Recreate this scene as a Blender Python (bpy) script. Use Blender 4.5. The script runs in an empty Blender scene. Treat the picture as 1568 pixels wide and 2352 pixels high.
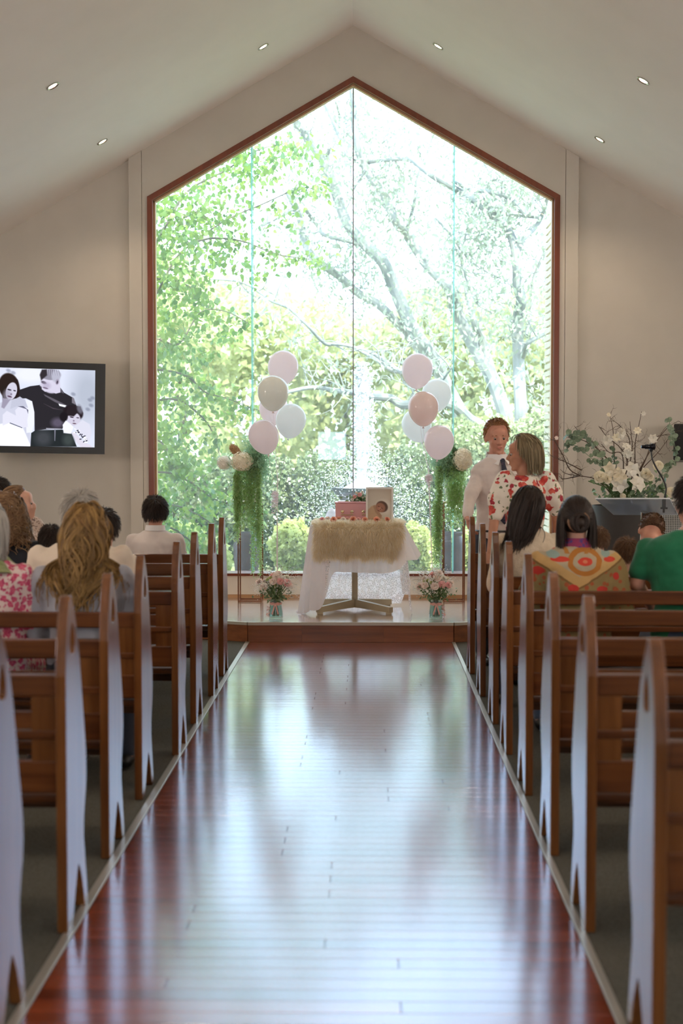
import bpy, math, random
import numpy as np
from mathutils import Vector, Matrix, Euler
from mathutils.geometry import tessellate_polygon
random.seed(7); RNG = np.random.default_rng(7)
SC = bpy.context.scene; COL = SC.collection
PI = math.pi
R = math.radians

# ---------------------------------------------------------------- camera
FPX = 3267.0
PITCH, YAW = R(2.63), R(1.034)
cam_d = bpy.data.cameras.new('camera'); cam = bpy.data.objects.new('camera', cam_d); COL.objects.link(cam)
cam.location = (0, 0, 1.6); cam.rotation_euler = (PI/2 - PITCH, 0, YAW)
cam_d.sensor_fit = 'HORIZONTAL'; cam_d.sensor_width = 24.0; cam_d.lens = FPX/1568*24.0
cam_d.dof.use_dof = True; cam_d.dof.focus_distance = 12.6; cam_d.dof.aperture_fstop = 2.4
cam_d.clip_end = 400
SC.camera = cam
CR = cam.rotation_euler.to_matrix()
def P(px, py, Y):
    """the point at depth Y (metres in front of the camera station) seen in direction (px, py)"""
    d = CR @ Vector(((px-784)/FPX, -(py-1176)/FPX, -1.0))
    t = Y/d.y
    return Vector((0, 0, 1.6)) + d*t

# ---------------------------------------------------------------- sky, sun, exposure
w = bpy.data.worlds.new('sky'); SC.world = w; w.use_nodes = True
bg = w.node_tree.nodes['Background']
bg.inputs[0].default_value = (0.62, 0.77, 1.0, 1); bg.inputs[1].default_value = 5.2
sun_d = bpy.data.lights.new('sun', 'SUN'); sun = bpy.data.objects.new('sun', sun_d); COL.objects.link(sun)
sun_d.energy = 9.5; sun_d.angle = R(3); sun_d.color = (1, .95, .84)
sun.rotation_euler = Euler((R(38), 0, R(28)))          # high, from behind the chapel: lights the garden, not the room
SC.view_settings.view_transform = 'Standard'; SC.view_settings.look = 'None'
SC.view_settings.exposure = 0.32; SC.view_settings.gamma = 1.0; SC.view_settings.use_curve_mapping = False
SC.cycles.use_denoising = True      # sampling limits below keep the render clean and quick
SC.cycles.max_bounces = 8; SC.cycles.diffuse_bounces = 5; SC.cycles.glossy_bounces = 4
SC.cycles.transmission_bounces = 6; SC.cycles.transparent_max_bounces = 24
SC.cycles.caustics_reflective = True; SC.cycles.blur_glossy = .6; SC.cycles.caustics_refractive = False
SC.cycles.sample_clamp_indirect = 6.0

# ---------------------------------------------------------------- materials
def nt(name):
    m = bpy.data.materials.new(name); m.use_nodes = True
    return m, m.node_tree, m.node_tree.nodes, m.node_tree.links
def rgb(h):
    if isinstance(h, str):
        h = h.lstrip('#'); c = [int(h[i:i+2], 16)/255 for i in (0, 2, 4)]
    else: c = [v/255 for v in h]
    return tuple((v/12.92 if v <= .04045 else ((v+.055)/1.055)**2.4) for v in c) + (1,)
def coords(N, L, scale=(1, 1, 1), kind='Object'):
    tc = N.new('ShaderNodeTexCoord'); mp = N.new('ShaderNodeMapping'); mp.inputs['Scale'].default_value = scale
    L.new(tc.outputs[kind], mp.inputs['Vector']); return mp.outputs['Vector']
def ramp(N, L, fac, stops):
    r = N.new('ShaderNodeValToRGB'); L.new(fac, r.inputs[0]); e = r.color_ramp.elements
    while len(e) < len(stops): e.new(.5)
    for el, (p, c) in zip(e, stops): el.position = p; el.color = c
    return r.outputs[0]
def mix(N, L, fac, a, b, mode='MIX'):
    m = N.new('ShaderNodeMix'); m.data_type = 'RGBA'; m.blend_type = mode
    if isinstance(fac, (int, float)): m.inputs[0].default_value = fac
    else: L.new(fac, m.inputs[0])
    for k, v in ((6, a), (7, b)):
        if isinstance(v, tuple): m.inputs[k].default_value = v
        else: L.new(v, m.inputs[k])
    return m.outputs[2]
def math_(N, L, op, a, b=None, c=None):
    m = N.new('ShaderNodeMath'); m.operation = op
    for k, v in enumerate((a, b, c)):
        if v is None: continue
        if isinstance(v, (int, float)): m.inputs[k].default_value = v
        else: L.new(v, m.inputs[k])
    return m.outputs[0]
def noise(N, L, vec, scale, detail=3, rough=.5):
    n = N.new('ShaderNodeTexNoise'); L.new(vec, n.inputs['Vector']); n.inputs['Scale'].default_value = scale
    n.inputs['Detail'].default_value = detail; n.inputs['Roughness'].default_value = rough; return n.outputs['Fac']
def M(name, c, c2=None, rough=.5, metal=0, coat=0, cr=.05, scale=(1, 1, 1), ns=8, nd=3, lo=.35, hi=.65, bump=0, bs=60,
      spec=.5, sheen=0, sss=0, trans=0, ior=1.5, alpha=1, island=None, objrand=None, kind='Object'):
    m, t, N, L = nt(name); b = N['Principled BSDF']
    b.inputs['Roughness'].default_value = rough; b.inputs['Metallic'].default_value = metal
    b.inputs['Coat Weight'].default_value = coat; b.inputs['Coat Roughness'].default_value = cr
    b.inputs['Specular IOR Level'].default_value = spec; b.inputs['IOR'].default_value = ior
    b.inputs['Transmission Weight'].default_value = trans; b.inputs['Alpha'].default_value = alpha
    if sheen: b.inputs['Sheen Weight'].default_value = sheen; b.inputs['Sheen Roughness'].default_value = .5
    if sss: b.inputs['Subsurface Weight'].default_value = sss; b.inputs['Subsurface Radius'].default_value = (.02, .008, .005)
    v = coords(N, L, scale, kind)
    col = rgb(c)
    if c2 is not None:
        f = noise(N, L, v, ns, nd); col = ramp(N, L, f, [(lo, rgb(c)), (hi, rgb(c2))])
    if island is not None:
        g = N.new('ShaderNodeNewGeometry'); col = mix(N, L, g.outputs['Random Per Island'], col, rgb(island))
    if objrand is not None:
        oi = N.new('ShaderNodeObjectInfo'); col = mix(N, L, oi.outputs['Random'], col, rgb(objrand))
    if isinstance(col, tuple): b.inputs['Base Color'].default_value = col
    else: L.new(col, b.inputs['Base Color'])
    if bump:
        f = noise(N, L, v, bs, 4); bp = N.new('ShaderNodeBump'); bp.inputs['Strength'].default_value = bump; bp.inputs['Distance'].default_value = .01
        L.new(f, bp.inputs['Height']); L.new(bp.outputs[0], b.inputs['Normal'])
    return m
def wood(name, dark, light, axis, rough=.35, coat=.6, cr=.12, rnd=.35, cior=1.5):
    """grain streaks run along the given axis"""
    m, t, N, L = nt(name); b = N['Principled BSDF']
    s = [14, 14, 14]; s[axis] = .8
    v = coords(N, L, tuple(s)); oi = N.new('ShaderNodeObjectInfo')
    va = N.new('ShaderNodeVectorMath'); va.operation = 'ADD'; L.new(v, va.inputs[0])
    cb = N.new('ShaderNodeCombineXYZ')
    for k in range(3): L.new(math_(N, L, 'MULTIPLY', oi.outputs['Random'], 37.0+k*11), cb.inputs[k])
    L.new(cb.outputs[0], va.inputs[1])
    f = noise(N, L, va.outputs[0], 1.6, 6, .6)
    col = ramp(N, L, f, [(.3, rgb(dark)), (.7, rgb(light))])
    hv = N.new('ShaderNodeHueSaturation'); L.new(col, hv.inputs['Color'])
    L.new(math_(N, L, 'MULTIPLY_ADD', oi.outputs['Random'], rnd, 1-rnd/2), hv.inputs['Value'])
    L.new(hv.outputs[0], b.inputs['Base Color'])
    b.inputs['Roughness'].default_value = rough; b.inputs['Coat Weight'].default_value = coat; b.inputs['Coat Roughness'].default_value = cr; b.inputs['Coat IOR'].default_value = cior
    bp = N.new('ShaderNodeBump'); bp.inputs['Strength'].default_value = .04; bp.inputs['Distance'].default_value = .004
    L.new(f, bp.inputs['Height']); L.new(bp.outputs[0], b.inputs['Normal'])
    return m
def lacquer(m, tint, f0, rough, power=5.0):
    """a clear lacquer over a finished material; tint colours its reflections"""
    t = m.node_tree; N = t.nodes; L = t.links; b = N['Principled BSDF']; b.inputs['Coat Weight'].default_value = 0; b.inputs['Specular IOR Level'].default_value = .2
    g = N.new('ShaderNodeBsdfGlossy'); g.inputs[0].default_value = tint; g.inputs['Roughness'].default_value = rough  # tint puts a cool cast of light into the gloss colour
    lw = N.new('ShaderNodeLayerWeight'); lw.inputs[0].default_value = .5
    f = math_(N, L, 'MULTIPLY_ADD', math_(N, L, 'POWER', lw.outputs['Facing'], power), 1-f0, f0)
    ms = N.new('ShaderNodeMixShader'); L.new(f, ms.inputs[0]); L.new(b.outputs[0], ms.inputs[1]); L.new(g.outputs[0], ms.inputs[2]); L.new(ms.outputs[0], N['Material Output'].inputs[0]); return m
def leafm(name, c, c2, trans=.5, gloss=.05):
    m, t, N, L = nt(name); N.remove(N['Principled BSDF']); out = N['Material Output']
    g = N.new('ShaderNodeNewGeometry'); col = mix(N, L, g.outputs['Random Per Island'], rgb(c), rgb(c2))
    oi = N.new('ShaderNodeObjectInfo'); hv = N.new('ShaderNodeHueSaturation'); L.new(col, hv.inputs['Color'])
    L.new(math_(N, L, 'MULTIPLY_ADD', oi.outputs['Random'], .2, .9), hv.inputs['Value']); col = hv.outputs[0]
    d = N.new('ShaderNodeBsdfDiffuse'); tr = N.new('ShaderNodeBsdfTranslucent'); L.new(col, d.inputs[0]); L.new(col, tr.inputs[0])
    a = N.new('ShaderNodeMixShader'); a.inputs[0].default_value = trans; L.new(d.outputs[0], a.inputs[1]); L.new(tr.outputs[0], a.inputs[2])
    gl = N.new('ShaderNodeBsdfGlossy'); gl.inputs['Roughness'].default_value = .35
    b = N.new('ShaderNodeMixShader'); b.inputs[0].default_value = gloss; L.new(a.outputs[0], b.inputs[1]); L.new(gl.outputs[0], b.inputs[2])
    L.new(b.outputs[0], out.inputs[0]); return m
def glassm(name, tint, refl=.06, rough=.0, alpha=0.0, body=(.8, .8, .8, 1), veil=0.0, veilc=(.95, .97, 1, 1)):
    """thin clear sheet: lets light through, mirrors a little, more at grazing angles"""
    m, t, N, L = nt(name); N.remove(N['Principled BSDF']); out = N['Material Output']
    tr = N.new('ShaderNodeBsdfTransparent'); tr.inputs[0].default_value = tint
    gl = N.new('ShaderNodeBsdfGlossy'); gl.inputs['Roughness'].default_value = rough
    lw = N.new('ShaderNodeLayerWeight'); lw.inputs[0].default_value = .5
    p = math_(N, L, 'POWER', lw.outputs['Facing'], 5.0); f = math_(N, L, 'MULTIPLY_ADD', p, 1-refl, refl)
    base = tr.outputs[0]
    if alpha:
        df = N.new('ShaderNodeBsdfDiffuse'); df.inputs[0].default_value = body
        a = N.new('ShaderNodeMixShader'); a.inputs[0].default_value = alpha; L.new(base, a.inputs[1]); L.new(df.outputs[0], a.inputs[2]); base = a.outputs[0]
    if veil:      # translucent layer; on the panes it paints the washed-out haze over the garden
        tl = N.new('ShaderNodeBsdfTranslucent'); tl.inputs[0].default_value = veilc
        a = N.new('ShaderNodeMixShader'); a.inputs[0].default_value = veil; L.new(base, a.inputs[1]); L.new(tl.outputs[0], a.inputs[2]); base = a.outputs[0]
    ms = N.new('ShaderNodeMixShader'); L.new(f, ms.inputs[0]); L.new(base, ms.inputs[1]); L.new(gl.outputs[0], ms.inputs[2])
    L.new(ms.outputs[0], out.inputs[0]); return m
def emitm(name, c, s, attr=None):
    m, t, N, L = nt(name); N.remove(N['Principled BSDF']); e = N.new('ShaderNodeEmission'); e.inputs[1].default_value = s
    if attr: a = N.new('ShaderNodeAttribute'); a.attribute_name = attr; L.new(a.outputs['Color'], e.inputs[0])
    else: e.inputs[0].default_value = rgb(c)
    L.new(e.outputs[0], N['Material Output'].inputs[0]); return m

# ---------------------------------------------------------------- mesh building
class MB:
    def __init__(s): s.v = []; s.f = []; s.n = 0
    def add(s, vs, fs):
        vs = np.asarray(vs, float).reshape(-1, 3); s.v.append(vs)
        for f in fs: s.f.append([i+s.n for i in f])
        s.n += len(vs); return s
    def box(s, c, d, rot=None):
        h = np.array(d)/2; v = np.array([(x, y, z) for x in (-1, 1) for y in (-1, 1) for z in (-1, 1)])*h
        if rot is not None: v = v @ np.array(rot).T
        return s.add(v+np.array(c), [(0, 1, 3, 2), (4, 6, 7, 5), (0, 4, 5, 1), (2, 3, 7, 6), (0, 2, 6, 4), (1, 5, 7, 3)])
    def span(s, a, b): a, b = np.array(a, float), np.array(b, float); return s.box((a+b)/2, np.abs(b-a))
    def tube(s, pts, rad, n=8, caps=True, flat=1.0):
        pts = [Vector(p) for p in pts]
        if isinstance(rad, (int, float)): rad = [rad]*len(pts)
        vs = []; up = Vector((0, 0, 1)); u = None
        for i, p in enumerate(pts):
            t = (pts[min(i+1, len(pts)-1)] - pts[max(i-1, 0)])
            t = t.normalized() if t.length > 1e-9 else Vector((0, 0, 1))
            if u is None: u = t.cross(up if abs(t.z) < .95 else Vector((1, 0, 0))).normalized()
            else:
                u = (u - t*u.dot(t)); u = u.normalized() if u.length > 1e-6 else t.orthogonal().normalized()
            q = t.cross(u)
            for k in range(n):
                a = 2*PI*k/n; vs.append(p + u*(math.cos(a)*rad[i]) + q*(math.sin(a)*rad[i]*flat))
        m = len(pts); fs = [(i*n+k, i*n+(k+1) % n, (i+1)*n+(k+1) % n, (i+1)*n+k) for i in range(m-1) for k in range(n)]
        if caps: fs += [tuple(range(n-1, -1, -1)), tuple((m-1)*n+k for k in range(n))]
        return s.add(vs, fs)
    def lathe(s, prof, c=(0, 0, 0), n=24, wob=None, sx=1, sy=1):
        vs = []; m = len(prof)
        for r, z in prof:
            for k in range(n):
                a = 2*PI*k/n; rr = r*(1 if wob is None else wob(a, z)); vs.append((c[0]+rr*math.cos(a)*sx, c[1]+rr*math.sin(a)*sy, c[2]+z))
        fs = [(i*n+k, i*n+(k+1) % n, (i+1)*n+(k+1) % n, (i+1)*n+k) for i in range(m-1) for k in range(n)]
        fs += [tuple(range(n-1, -1, -1)), tuple((m-1)*n+k for k in range(n))]
        return s.add(vs, fs)
    def ell(s, c, r, rot=None, n=16, m=10, fn=None):
        vs = []; fs = []
        if isinstance(r, (int, float)): r = (r, r, r)
        for i in range(m+1):
            th = PI*i/m
            if i in (0, m): ring = [(0, 0, math.cos(th))]
            else: ring = [(math.sin(th)*math.cos(2*PI*k/n), math.sin(th)*math.sin(2*PI*k/n), math.cos(th)) for k in range(n)]
            vs += ring
        V = np.array(vs); f_ = np.ones(len(V)) if fn is None else np.array([fn(*v) for v in V])
        V = V*f_[:, None]*np.array(r)
        if rot is not None: V = V @ np.array(rot).T
        idx = lambda i, k: 0 if i == 0 else (1+(m-1)*n if i == m else 1+(i-1)*n+k % n)
        for i in range(m):
            for k in range(n):
                a, b, c2, d = idx(i, k), idx(i+1, k), idx(i+1, k+1), idx(i, k+1)
                if i == 0: fs.append((a, b, c2))
                elif i == m-1: fs.append((a, b, d))
                else: fs.append((a, b, c2, d))
        return s.add(V+np.array(c), fs)
    def cap(s, p0, r0, p1, r1, n=12):
        """closed tapered limb with round ends"""
        p0, p1 = Vector(p0), Vector(p1); d = (p1-p0); l = d.length; d = d/l if l > 1e-6 else Vector((0, 0, 1))
        pts, rad = [], []
        for a in (-85, -60, -30): pts.append(p0+d*(r0*math.sin(R(a)))); rad.append(r0*math.cos(R(a)))
        pts.append(p0); rad.append(r0); pts.append(p1); rad.append(r1)
        for a in (30, 60, 85): pts.append(p1+d*(r1*math.sin(R(a)))); rad.append(r1*math.cos(R(a)))
        return s.tube(pts, rad, n)
    def loft(s, rings, n=20, closed=True):
        """rings: (cx,cy,cz,rx,ry) stacked along z"""
        vs = []; m = len(rings)
        for (cx, cy, cz, rx, ry) in rings:
            for k in range(n):
                a = 2*PI*k/n; vs.append((cx+rx*math.cos(a), cy+ry*math.sin(a), cz))
        fs = [(i*n+k, i*n+(k+1) % n, (i+1)*n+(k+1) % n, (i+1)*n+k) for i in range(m-1) for k in range(n)]
        fs += [tuple(range(n-1, -1, -1)), tuple((m-1)*n+k for k in range(n))]
        return s.add(vs, fs)
    def grid(s, pts):
        a = np.asarray(pts, float); h, w_, _ = a.shape
        return s.add(a.reshape(-1, 3), [(i*w_+j, i*w_+j+1, (i+1)*w_+j+1, (i+1)*w_+j) for i in range(h-1) for j in range(w_-1)])
    def prism(s, loops, t, plane='yz', x0=0.0):
        """polygon (with holes) in the plane, thickness t from x0 on"""
        def to(p, o):
            if plane == 'yz': return (x0+o, p[0], p[1])
            if plane == 'xz': return (p[0], x0+o, p[1])
            return (p[0], p[1], x0+o)
        flat = [p for lp in loops for p in lp]; n = len(flat)
        tr = tessellate_polygon([[Vector((p[0], p[1], 0)) for p in lp] for lp in loops])
        vs = [to(p, 0) for p in flat]+[to(p, t) for p in flat]
        fs = [tuple(reversed(q)) for q in tr]+[tuple(i+n for i in q) for q in tr]
        o = 0
        for lp in loops:
            k = len(lp)
            fs += [(o+i, o+(i+1) % k, o+(i+1) % k+n, o+i+n) for i in range(k)]; o += k
        return s.add(vs, fs)
    def mesh(s, name, off=(0, 0, 0)):
        me = bpy.data.meshes.new(name)
        V = np.concatenate(s.v) - np.array(off) if s.v else np.zeros((0, 3))
        me.from_pydata(V.tolist(), [], s.f); me.validate(); return me
def raw_mesh(name, V, F):
    """fast mesh from arrays; F is (n,3) or (n,4)"""
    me = bpy.data.meshes.new(name); k = F.shape[1]
    me.vertices.add(len(V)); me.vertices.foreach_set('co', np.ascontiguousarray(V, np.float32).ravel())
    me.loops.add(F.size); me.loops.foreach_set('vertex_index', np.ascontiguousarray(F, np.int32).ravel())
    me.polygons.add(len(F)); me.polygons.foreach_set('loop_start', np.arange(0, F.size, k, dtype=np.int32))
    me.polygons.foreach_set('loop_total', np.full(len(F), k, np.int32)); me.update(calc_edges=True); me.validate(); return me

ORG = {}
def link(o, parent=None, org=None):
    COL.objects.link(o)
    if parent is not None: o.parent = parent
    ORG[o] = org if org is not None else (ORG[parent] if parent is not None else Vector((0, 0, 0)))
    return o
def tag(o, label=None, cat=None, group=None, kind=None):
    if label: o['label'] = label
    if cat: o['category'] = cat
    if group: o['group'] = group
    if kind: o['kind'] = kind
    return o
def thing(name, label, cat, loc=(0, 0, 0), group=None, kind=None):
    o = bpy.data.objects.new(name, None); o.location = loc; o.empty_display_size = .1
    link(o, None, Vector(loc)); return tag(o, label, cat, group, kind)
def obj(name, mb, mat, parent=None, smooth=True, label=None, kind=None, sharp=35):
    """mb in world coordinates (or in the frame of a parent standing at the origin)"""
    if parent is not None: off = ORG[parent]
    else:
        off = Vector((0, 0, 0))
    me = mb.mesh(name, off) if isinstance(mb, MB) else mb
    if not isinstance(mb, MB) and parent is not None and off.length > 0 and not me.get('local'):
        a = np.empty(len(me.vertices)*3, np.float32); me.vertices.foreach_get('co', a); a = a.reshape(-1, 3)-np.array(off, np.float32)
        me.vertices.foreach_set('co', a.ravel()); me.update()
    for mm in (mat if isinstance(mat, (list, tuple)) else [mat]):
        if mm is not None and len(me.materials) < 8: me.materials.append(mm)
    if smooth:
        me.shade_smooth()
        if sharp and len(me.polygons) < 60000: me.set_sharp_from_angle(angle=R(sharp))
    o = bpy.data.objects.new(name, me); link(o, parent, off)
    return tag(o, label, kind=kind)
def solo(name, mb, mat, label, cat, group=None, loc=None, smooth=True, kind=None):
    """a thing that is one mesh; its origin goes to loc"""
    loc = Vector(loc) if loc is not None else Vector((0, 0, 0))
    me = mb.mesh(name, loc); me.materials.append(mat)
    if smooth: me.shade_smooth(); me.set_sharp_from_angle(angle=R(35))
    o = bpy.data.objects.new(name, me); o.location = loc; link(o, None, loc)
    return tag(o, label, cat, group, kind)
def copy_tree(o, parent=None):
    c = o.copy(); COL.objects.link(c); c.parent = parent; ORG[c] = ORG.get(o)
    for ch in list(o.children): copy_tree(ch, c)
    return c
PEND = []
def remesh(o, vox, it=4, sm=.5):
    m = o.modifiers.new('r', 'REMESH'); m.mode = 'VOXEL'; m.voxel_size = vox; m.use_smooth_shade = True
    s_ = o.modifiers.new('s', 'SMOOTH'); s_.factor = sm; s_.iterations = it
    PEND.append(o); return o
def bevel(o, wd, seg=2):
    m = o.modifiers.new('b', 'BEVEL'); m.width = wd; m.segments = seg; m.limit_method = 'ANGLE'; m.angle_limit = R(40); PEND.append(o); return o
def bake():
    bpy.context.view_layer.update(); dg = bpy.context.evaluated_depsgraph_get(); done = {}
    for o in dict.fromkeys(PEND):
        me = bpy.data.meshes.new_from_object(o.evaluated_get(dg)); done[o] = (me, 'b' in o.modifiers)
    for o, (me, flat) in done.items():
        old = o.data; o.modifiers.clear()
        for u in bpy.data.objects:
            if u.data == old and u is not o: u.data = me
        o.data = me
        if flat: me.shade_flat()
        else: me.shade_smooth(); me.set_sharp_from_angle(angle=R(60))
    PEND.clear()
def catmull(pts, k=6):
    pts = [Vector(p) for p in pts]; out = []
    Q = [pts[0]*2-pts[1]]+pts+[pts[-1]*2-pts[-2]]
    for i in range(1, len(Q)-2):
        a, b, c, d = Q[i-1:i+3]
        for j in range(k):
            t = j/k; out.append(.5*((2*b)+(c-a)*t+(2*a-5*b+4*c-d)*t*t+(3*b-a-3*c+d)*t*t*t))
    out.append(pts[-1]); return out
def lerp(tab, x):
    xs, ys = zip(*tab); return float(np.interp(x, xs, ys))
LEAF = np.array([(0, 0, 0), (.38, .3, .06), (0, .35, 0), (-.38, .3, .06), (.3, .65, .04), (0, .7, -.03), (-.3, .65, .04), (0, 1.05, -.12)])
LEAFF = [(0, 1, 2), (0, 2, 3), (1, 4, 5), (1, 5, 2), (2, 5, 6), (2, 6, 3), (4, 7, 5), (5, 7, 6)]
THIN = np.array([(0, 0, 0), (.14, .35, .03), (-.14, .35, .03), (0, 1, -.06)]); THINF = [(0, 1, 2), (1, 3, 2)]
def rand_rots(n, droop=0.0, rng=RNG, spread=1.0):
    """local +Y of each leaf points mostly down when droop is 1"""
    d = rng.normal(size=(n, 3))*spread; d[:, 2] -= droop*1.6; d /= np.linalg.norm(d, axis=1)[:, None]
    r = rng.normal(size=(n, 3)); x = np.cross(d, r); x /= np.linalg.norm(x, axis=1)[:, None]; z = np.cross(x, d)
    return np.stack([x, d, z], axis=2)
def scatter(name, pos, size, mat, parent=None, droop=.5, tmpl=None, kind='stuff', rng=RNG, spread=1.0, label=None, width=1.0):
    T, F = tmpl or (LEAF, LEAFF)
    T = T*np.array([width, 1, 1])
    pos = np.asarray(pos, float); n = len(pos); Rm = rand_rots(n, droop, rng, spread)
    sz = size*(.65+.7*rng.random(n)) if not hasattr(size, '__len__') else np.asarray(size)
    V = np.einsum('nij,kj->nki', Rm, T)*sz[:, None, None]+pos[:, None, :]
    FA = (np.array(F)[None]+(np.arange(n)*len(T))[:, None, None]).reshape(-1, 3)
    me = raw_mesh(name, V.reshape(-1, 3), FA)
    return obj(name, me, mat, parent, smooth=False, kind=kind, label=label)
# ================================================================ materials used by the room
m_wall = M('wall_paint', '#d0c9bf', '#ccc5bb', rough=.75, bump=.03, bs=120, ns=3)
m_ceil = M('ceiling_paint', '#faf3ec', '#f7f0e9', rough=.8, ns=2)
m_pew = wood('pew_timber_upright', '#56300f', '#7e4e26', 2, rough=.3, coat=.85, cr=.16, rnd=.2)
m_pewx = wood('pew_timber_across', '#44220d', '#6b3e1d', 0, rough=.32, coat=.7, cr=.16, rnd=.2)
lacquer(m_pew, (.84, .86, 1, 1), .035, .22)
lacquer(m_pewx, (.86, .88, 1, 1), .03, .22)
m_plank = wood('aisle_board', '#6b2b16', '#8f4222', 0, rough=.25, coat=1.0, cr=.11, rnd=.55, cior=1.75)
lacquer(m_plank, (.84, .90, 1, 1), .10, .15, 4.0)
m_stage = wood('stage_board', '#b58658', '#cda274', 0, rough=.3, coat=.9, cr=.09, rnd=.3)
lacquer(m_stage, (.94, .95, 1, 1), .16, .13, 2.4)
m_riser = wood('riser_board', '#6b3a1c', '#8f5630', 0, rough=.35, coat=.5, cr=.15, rnd=.5)
m_frame = wood('window_timber', '#6a2f1c', '#7e3c22', 2, rough=.35, coat=.4, cr=.2, rnd=.1)
m_bead = M('window_bead', '#c9a47c', rough=.4)
m_trim = M('metal_edge_strip', '#b9b2a6', rough=.35, metal=.55)
m_nose = M('stage_nosing_metal', '#c9c0b0', rough=.35, metal=.3)
m_carpet = M('carpet_wool', '#4a4842', '#66645b', rough=.95, ns=220, nd=2, bump=.4, bs=400, spec=.1)
m_white = M('white_gloss', '#e8e4dc', rough=.3)
m_black = M('black_plastic', '#131316', rough=.3)
m_glass = glassm('window_glass', (.95, .985, .97, 1), refl=.05)
m_glassv = glassm('veiled_window_glass', (.95, .985, .97, 1), refl=.075, veil=.03)  # translucent part lays a pale glare haze over the view through the panes
m_fin = glassm('glass_edge_green', (.62, .86, .80, 1), refl=.08, veil=.5, veilc=(.42, .66, .60, 1))
m_joint = M('silicone_joint', '#8f8f9c', rough=.6)
m_lens = emitm('downlight_lens', '#ffd9b0', 12)
m_chrome = M('brushed_steel', '#b9b6b0', rough=.25, metal=1)

FILL_E = 60
# ================================================================ the room
WY = 13.6; CX = -0.135; RZ = 5.545; SL = 0.577; XL, XR, YB = -5.3, 5.05, -4.2
zc = lambda x: RZ - SL*abs(x-CX)
# window outline
HW = 1.945; SILL = P(560, 1316, WY).z; SHO = P(340, 455, WY).z; APX = P(810, 180, WY).z
def wz(x, d=0.0): return APX - d*1.155 - (APX-SHO)/HW*abs(x-CX)
# floor
fl = thing('floor', None, None, kind='structure')
SX0, SX1, SY0 = -0.976, 0.707, 11.6; AX0, AX1 = -0.963, 0.694
y = 1.2; i = 0; pl_me = None
while y < SY0-.004:
    wd = .086
    y1 = min(y+wd, SY0-.001)
    cut = AX0 + (AX1-AX0)*random.choice((.22, .38, .5, .64, .8)) if i % 2 == 0 else None
    for a, b in (((AX0+.001, cut-.0006), (cut+.0006, AX1-.001)) if cut else ((AX0+.001, AX1-.001),)):
        mb = MB(); c = .0014; zt = random.uniform(-.0001, .0001); t1 = random.uniform(-.00010, .00010)
        vs = [(a, y, -.02), (b, y, -.02), (b, y1-.0006, -.02), (a, y1-.0006, -.02),
              (a, y, zt-c), (b, y, zt-c), (b, y1-.0006, zt-c), (a, y1-.0006, zt-c),
              (a+c, y+c, zt-t1), (b-c, y+c, zt-t1), (b-c, y1-c, zt+t1), (a+c, y1-c, zt+t1)]
        mb.add(vs, [(3, 2, 1, 0), (0, 1, 5, 4), (1, 2, 6, 5), (2, 3, 7, 6), (3, 0, 4, 7), (4, 5, 9, 8), (5, 6, 10, 9), (6, 7, 11, 10), (7, 4, 8, 11), (8, 9, 10, 11)])
        obj('plank', mb, m_plank, fl, smooth=False)
    y += wd; i += 1
obj('floor_slab', MB().span((XL, YB, -.25), (XR, WY, -.021)), m_carpet, fl, smooth=False)
for a, b in ((XL, AX0-.034), (AX1+.028, XR)):
    obj('carpet', MB().span((a, YB, -.02), (b, WY, -.0015)), m_carpet, fl, smooth=False, label='grey carpet')
obj('carpet', MB().span((AX0-.034, YB, -.02), (AX1+.028, 1.19, -.0015)), m_carpet, fl, smooth=False)
for k, (a, b) in enumerate(((AX0-.034, AX0), (AX1, AX1+.028))):
    o = obj('trim_%d' % (k+1), MB().span((a, 1.2, -.02), (b, SY0+.02, .004)), m_trim, None, smooth=False, kind='structure')
    bevel(o, .002)
# stage
stg = thing('floor_stage', None, None, kind='structure')
STZ = .16; SA = 2.15
left_pts = [(SX0, SY0), (SX0-.55, SY0+.24), (CX-SA, 12.35)]; right_pts = [(SX1, SY0), (SX1+.55, SY0+.24), (CX+SA, 12.35)]
def stage_edge(y):   # half-plane limits of the platform at depth y
    a = np.interp(y, [p[1] for p in left_pts], [p[0] for p in left_pts]); b = np.interp(y, [p[1] for p in right_pts], [p[0] for p in right_pts])
    return a, b
y = SY0+.012
while y < WY-.02:
    y1 = min(y+.086, WY-.012)
    (a0, b0), (a1, b1) = stage_edge(y), stage_edge(y1); cut = random.uniform(-.9, .6)
    for q in (((a0+.01, a1+.01), (cut-.0007,)*2), ((cut+.0007,)*2, (b0-.01, b1-.01))):
        lp = [(q[0][0], y), (q[1][0], y), (q[1][1], y1-.0012), (q[0][1], y1-.0012)]
        obj('plank', MB().prism([lp], .02, 'xy', STZ-.02), m_stage, stg, smooth=False)
    y = y1
core = [(SX0+.01, SY0+.02), (SX1-.01, SY0+.02)]+[(p[0]-.02, p[1]+.01) for p in right_pts[1:]]+[(CX+SA-.02, WY), (CX-SA+.02, WY)]+[(p[0]+.02, p[1]+.01) for p in left_pts[:0:-1]]
obj('stage_core', MB().prism([core], STZ-.022, 'xy', 0), m_riser, stg, smooth=False)
edge = left_pts[::-1]+right_pts
def board(p, q, z0, z1, t, mat, name):
    p, q = Vector((*p, 0)), Vector((*q, 0)); d = (q-p).normalized(); n = Vector((d.y, -d.x, 0))
    lp = [(p.x, p.y), (q.x, q.y), (q.x+n.x*t, q.y+n.y*t), (p.x+n.x*t, p.y+n.y*t)]
    return obj(name, MB().prism([lp], z1-z0, 'xy', z0), mat, stg, smooth=False)
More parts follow.
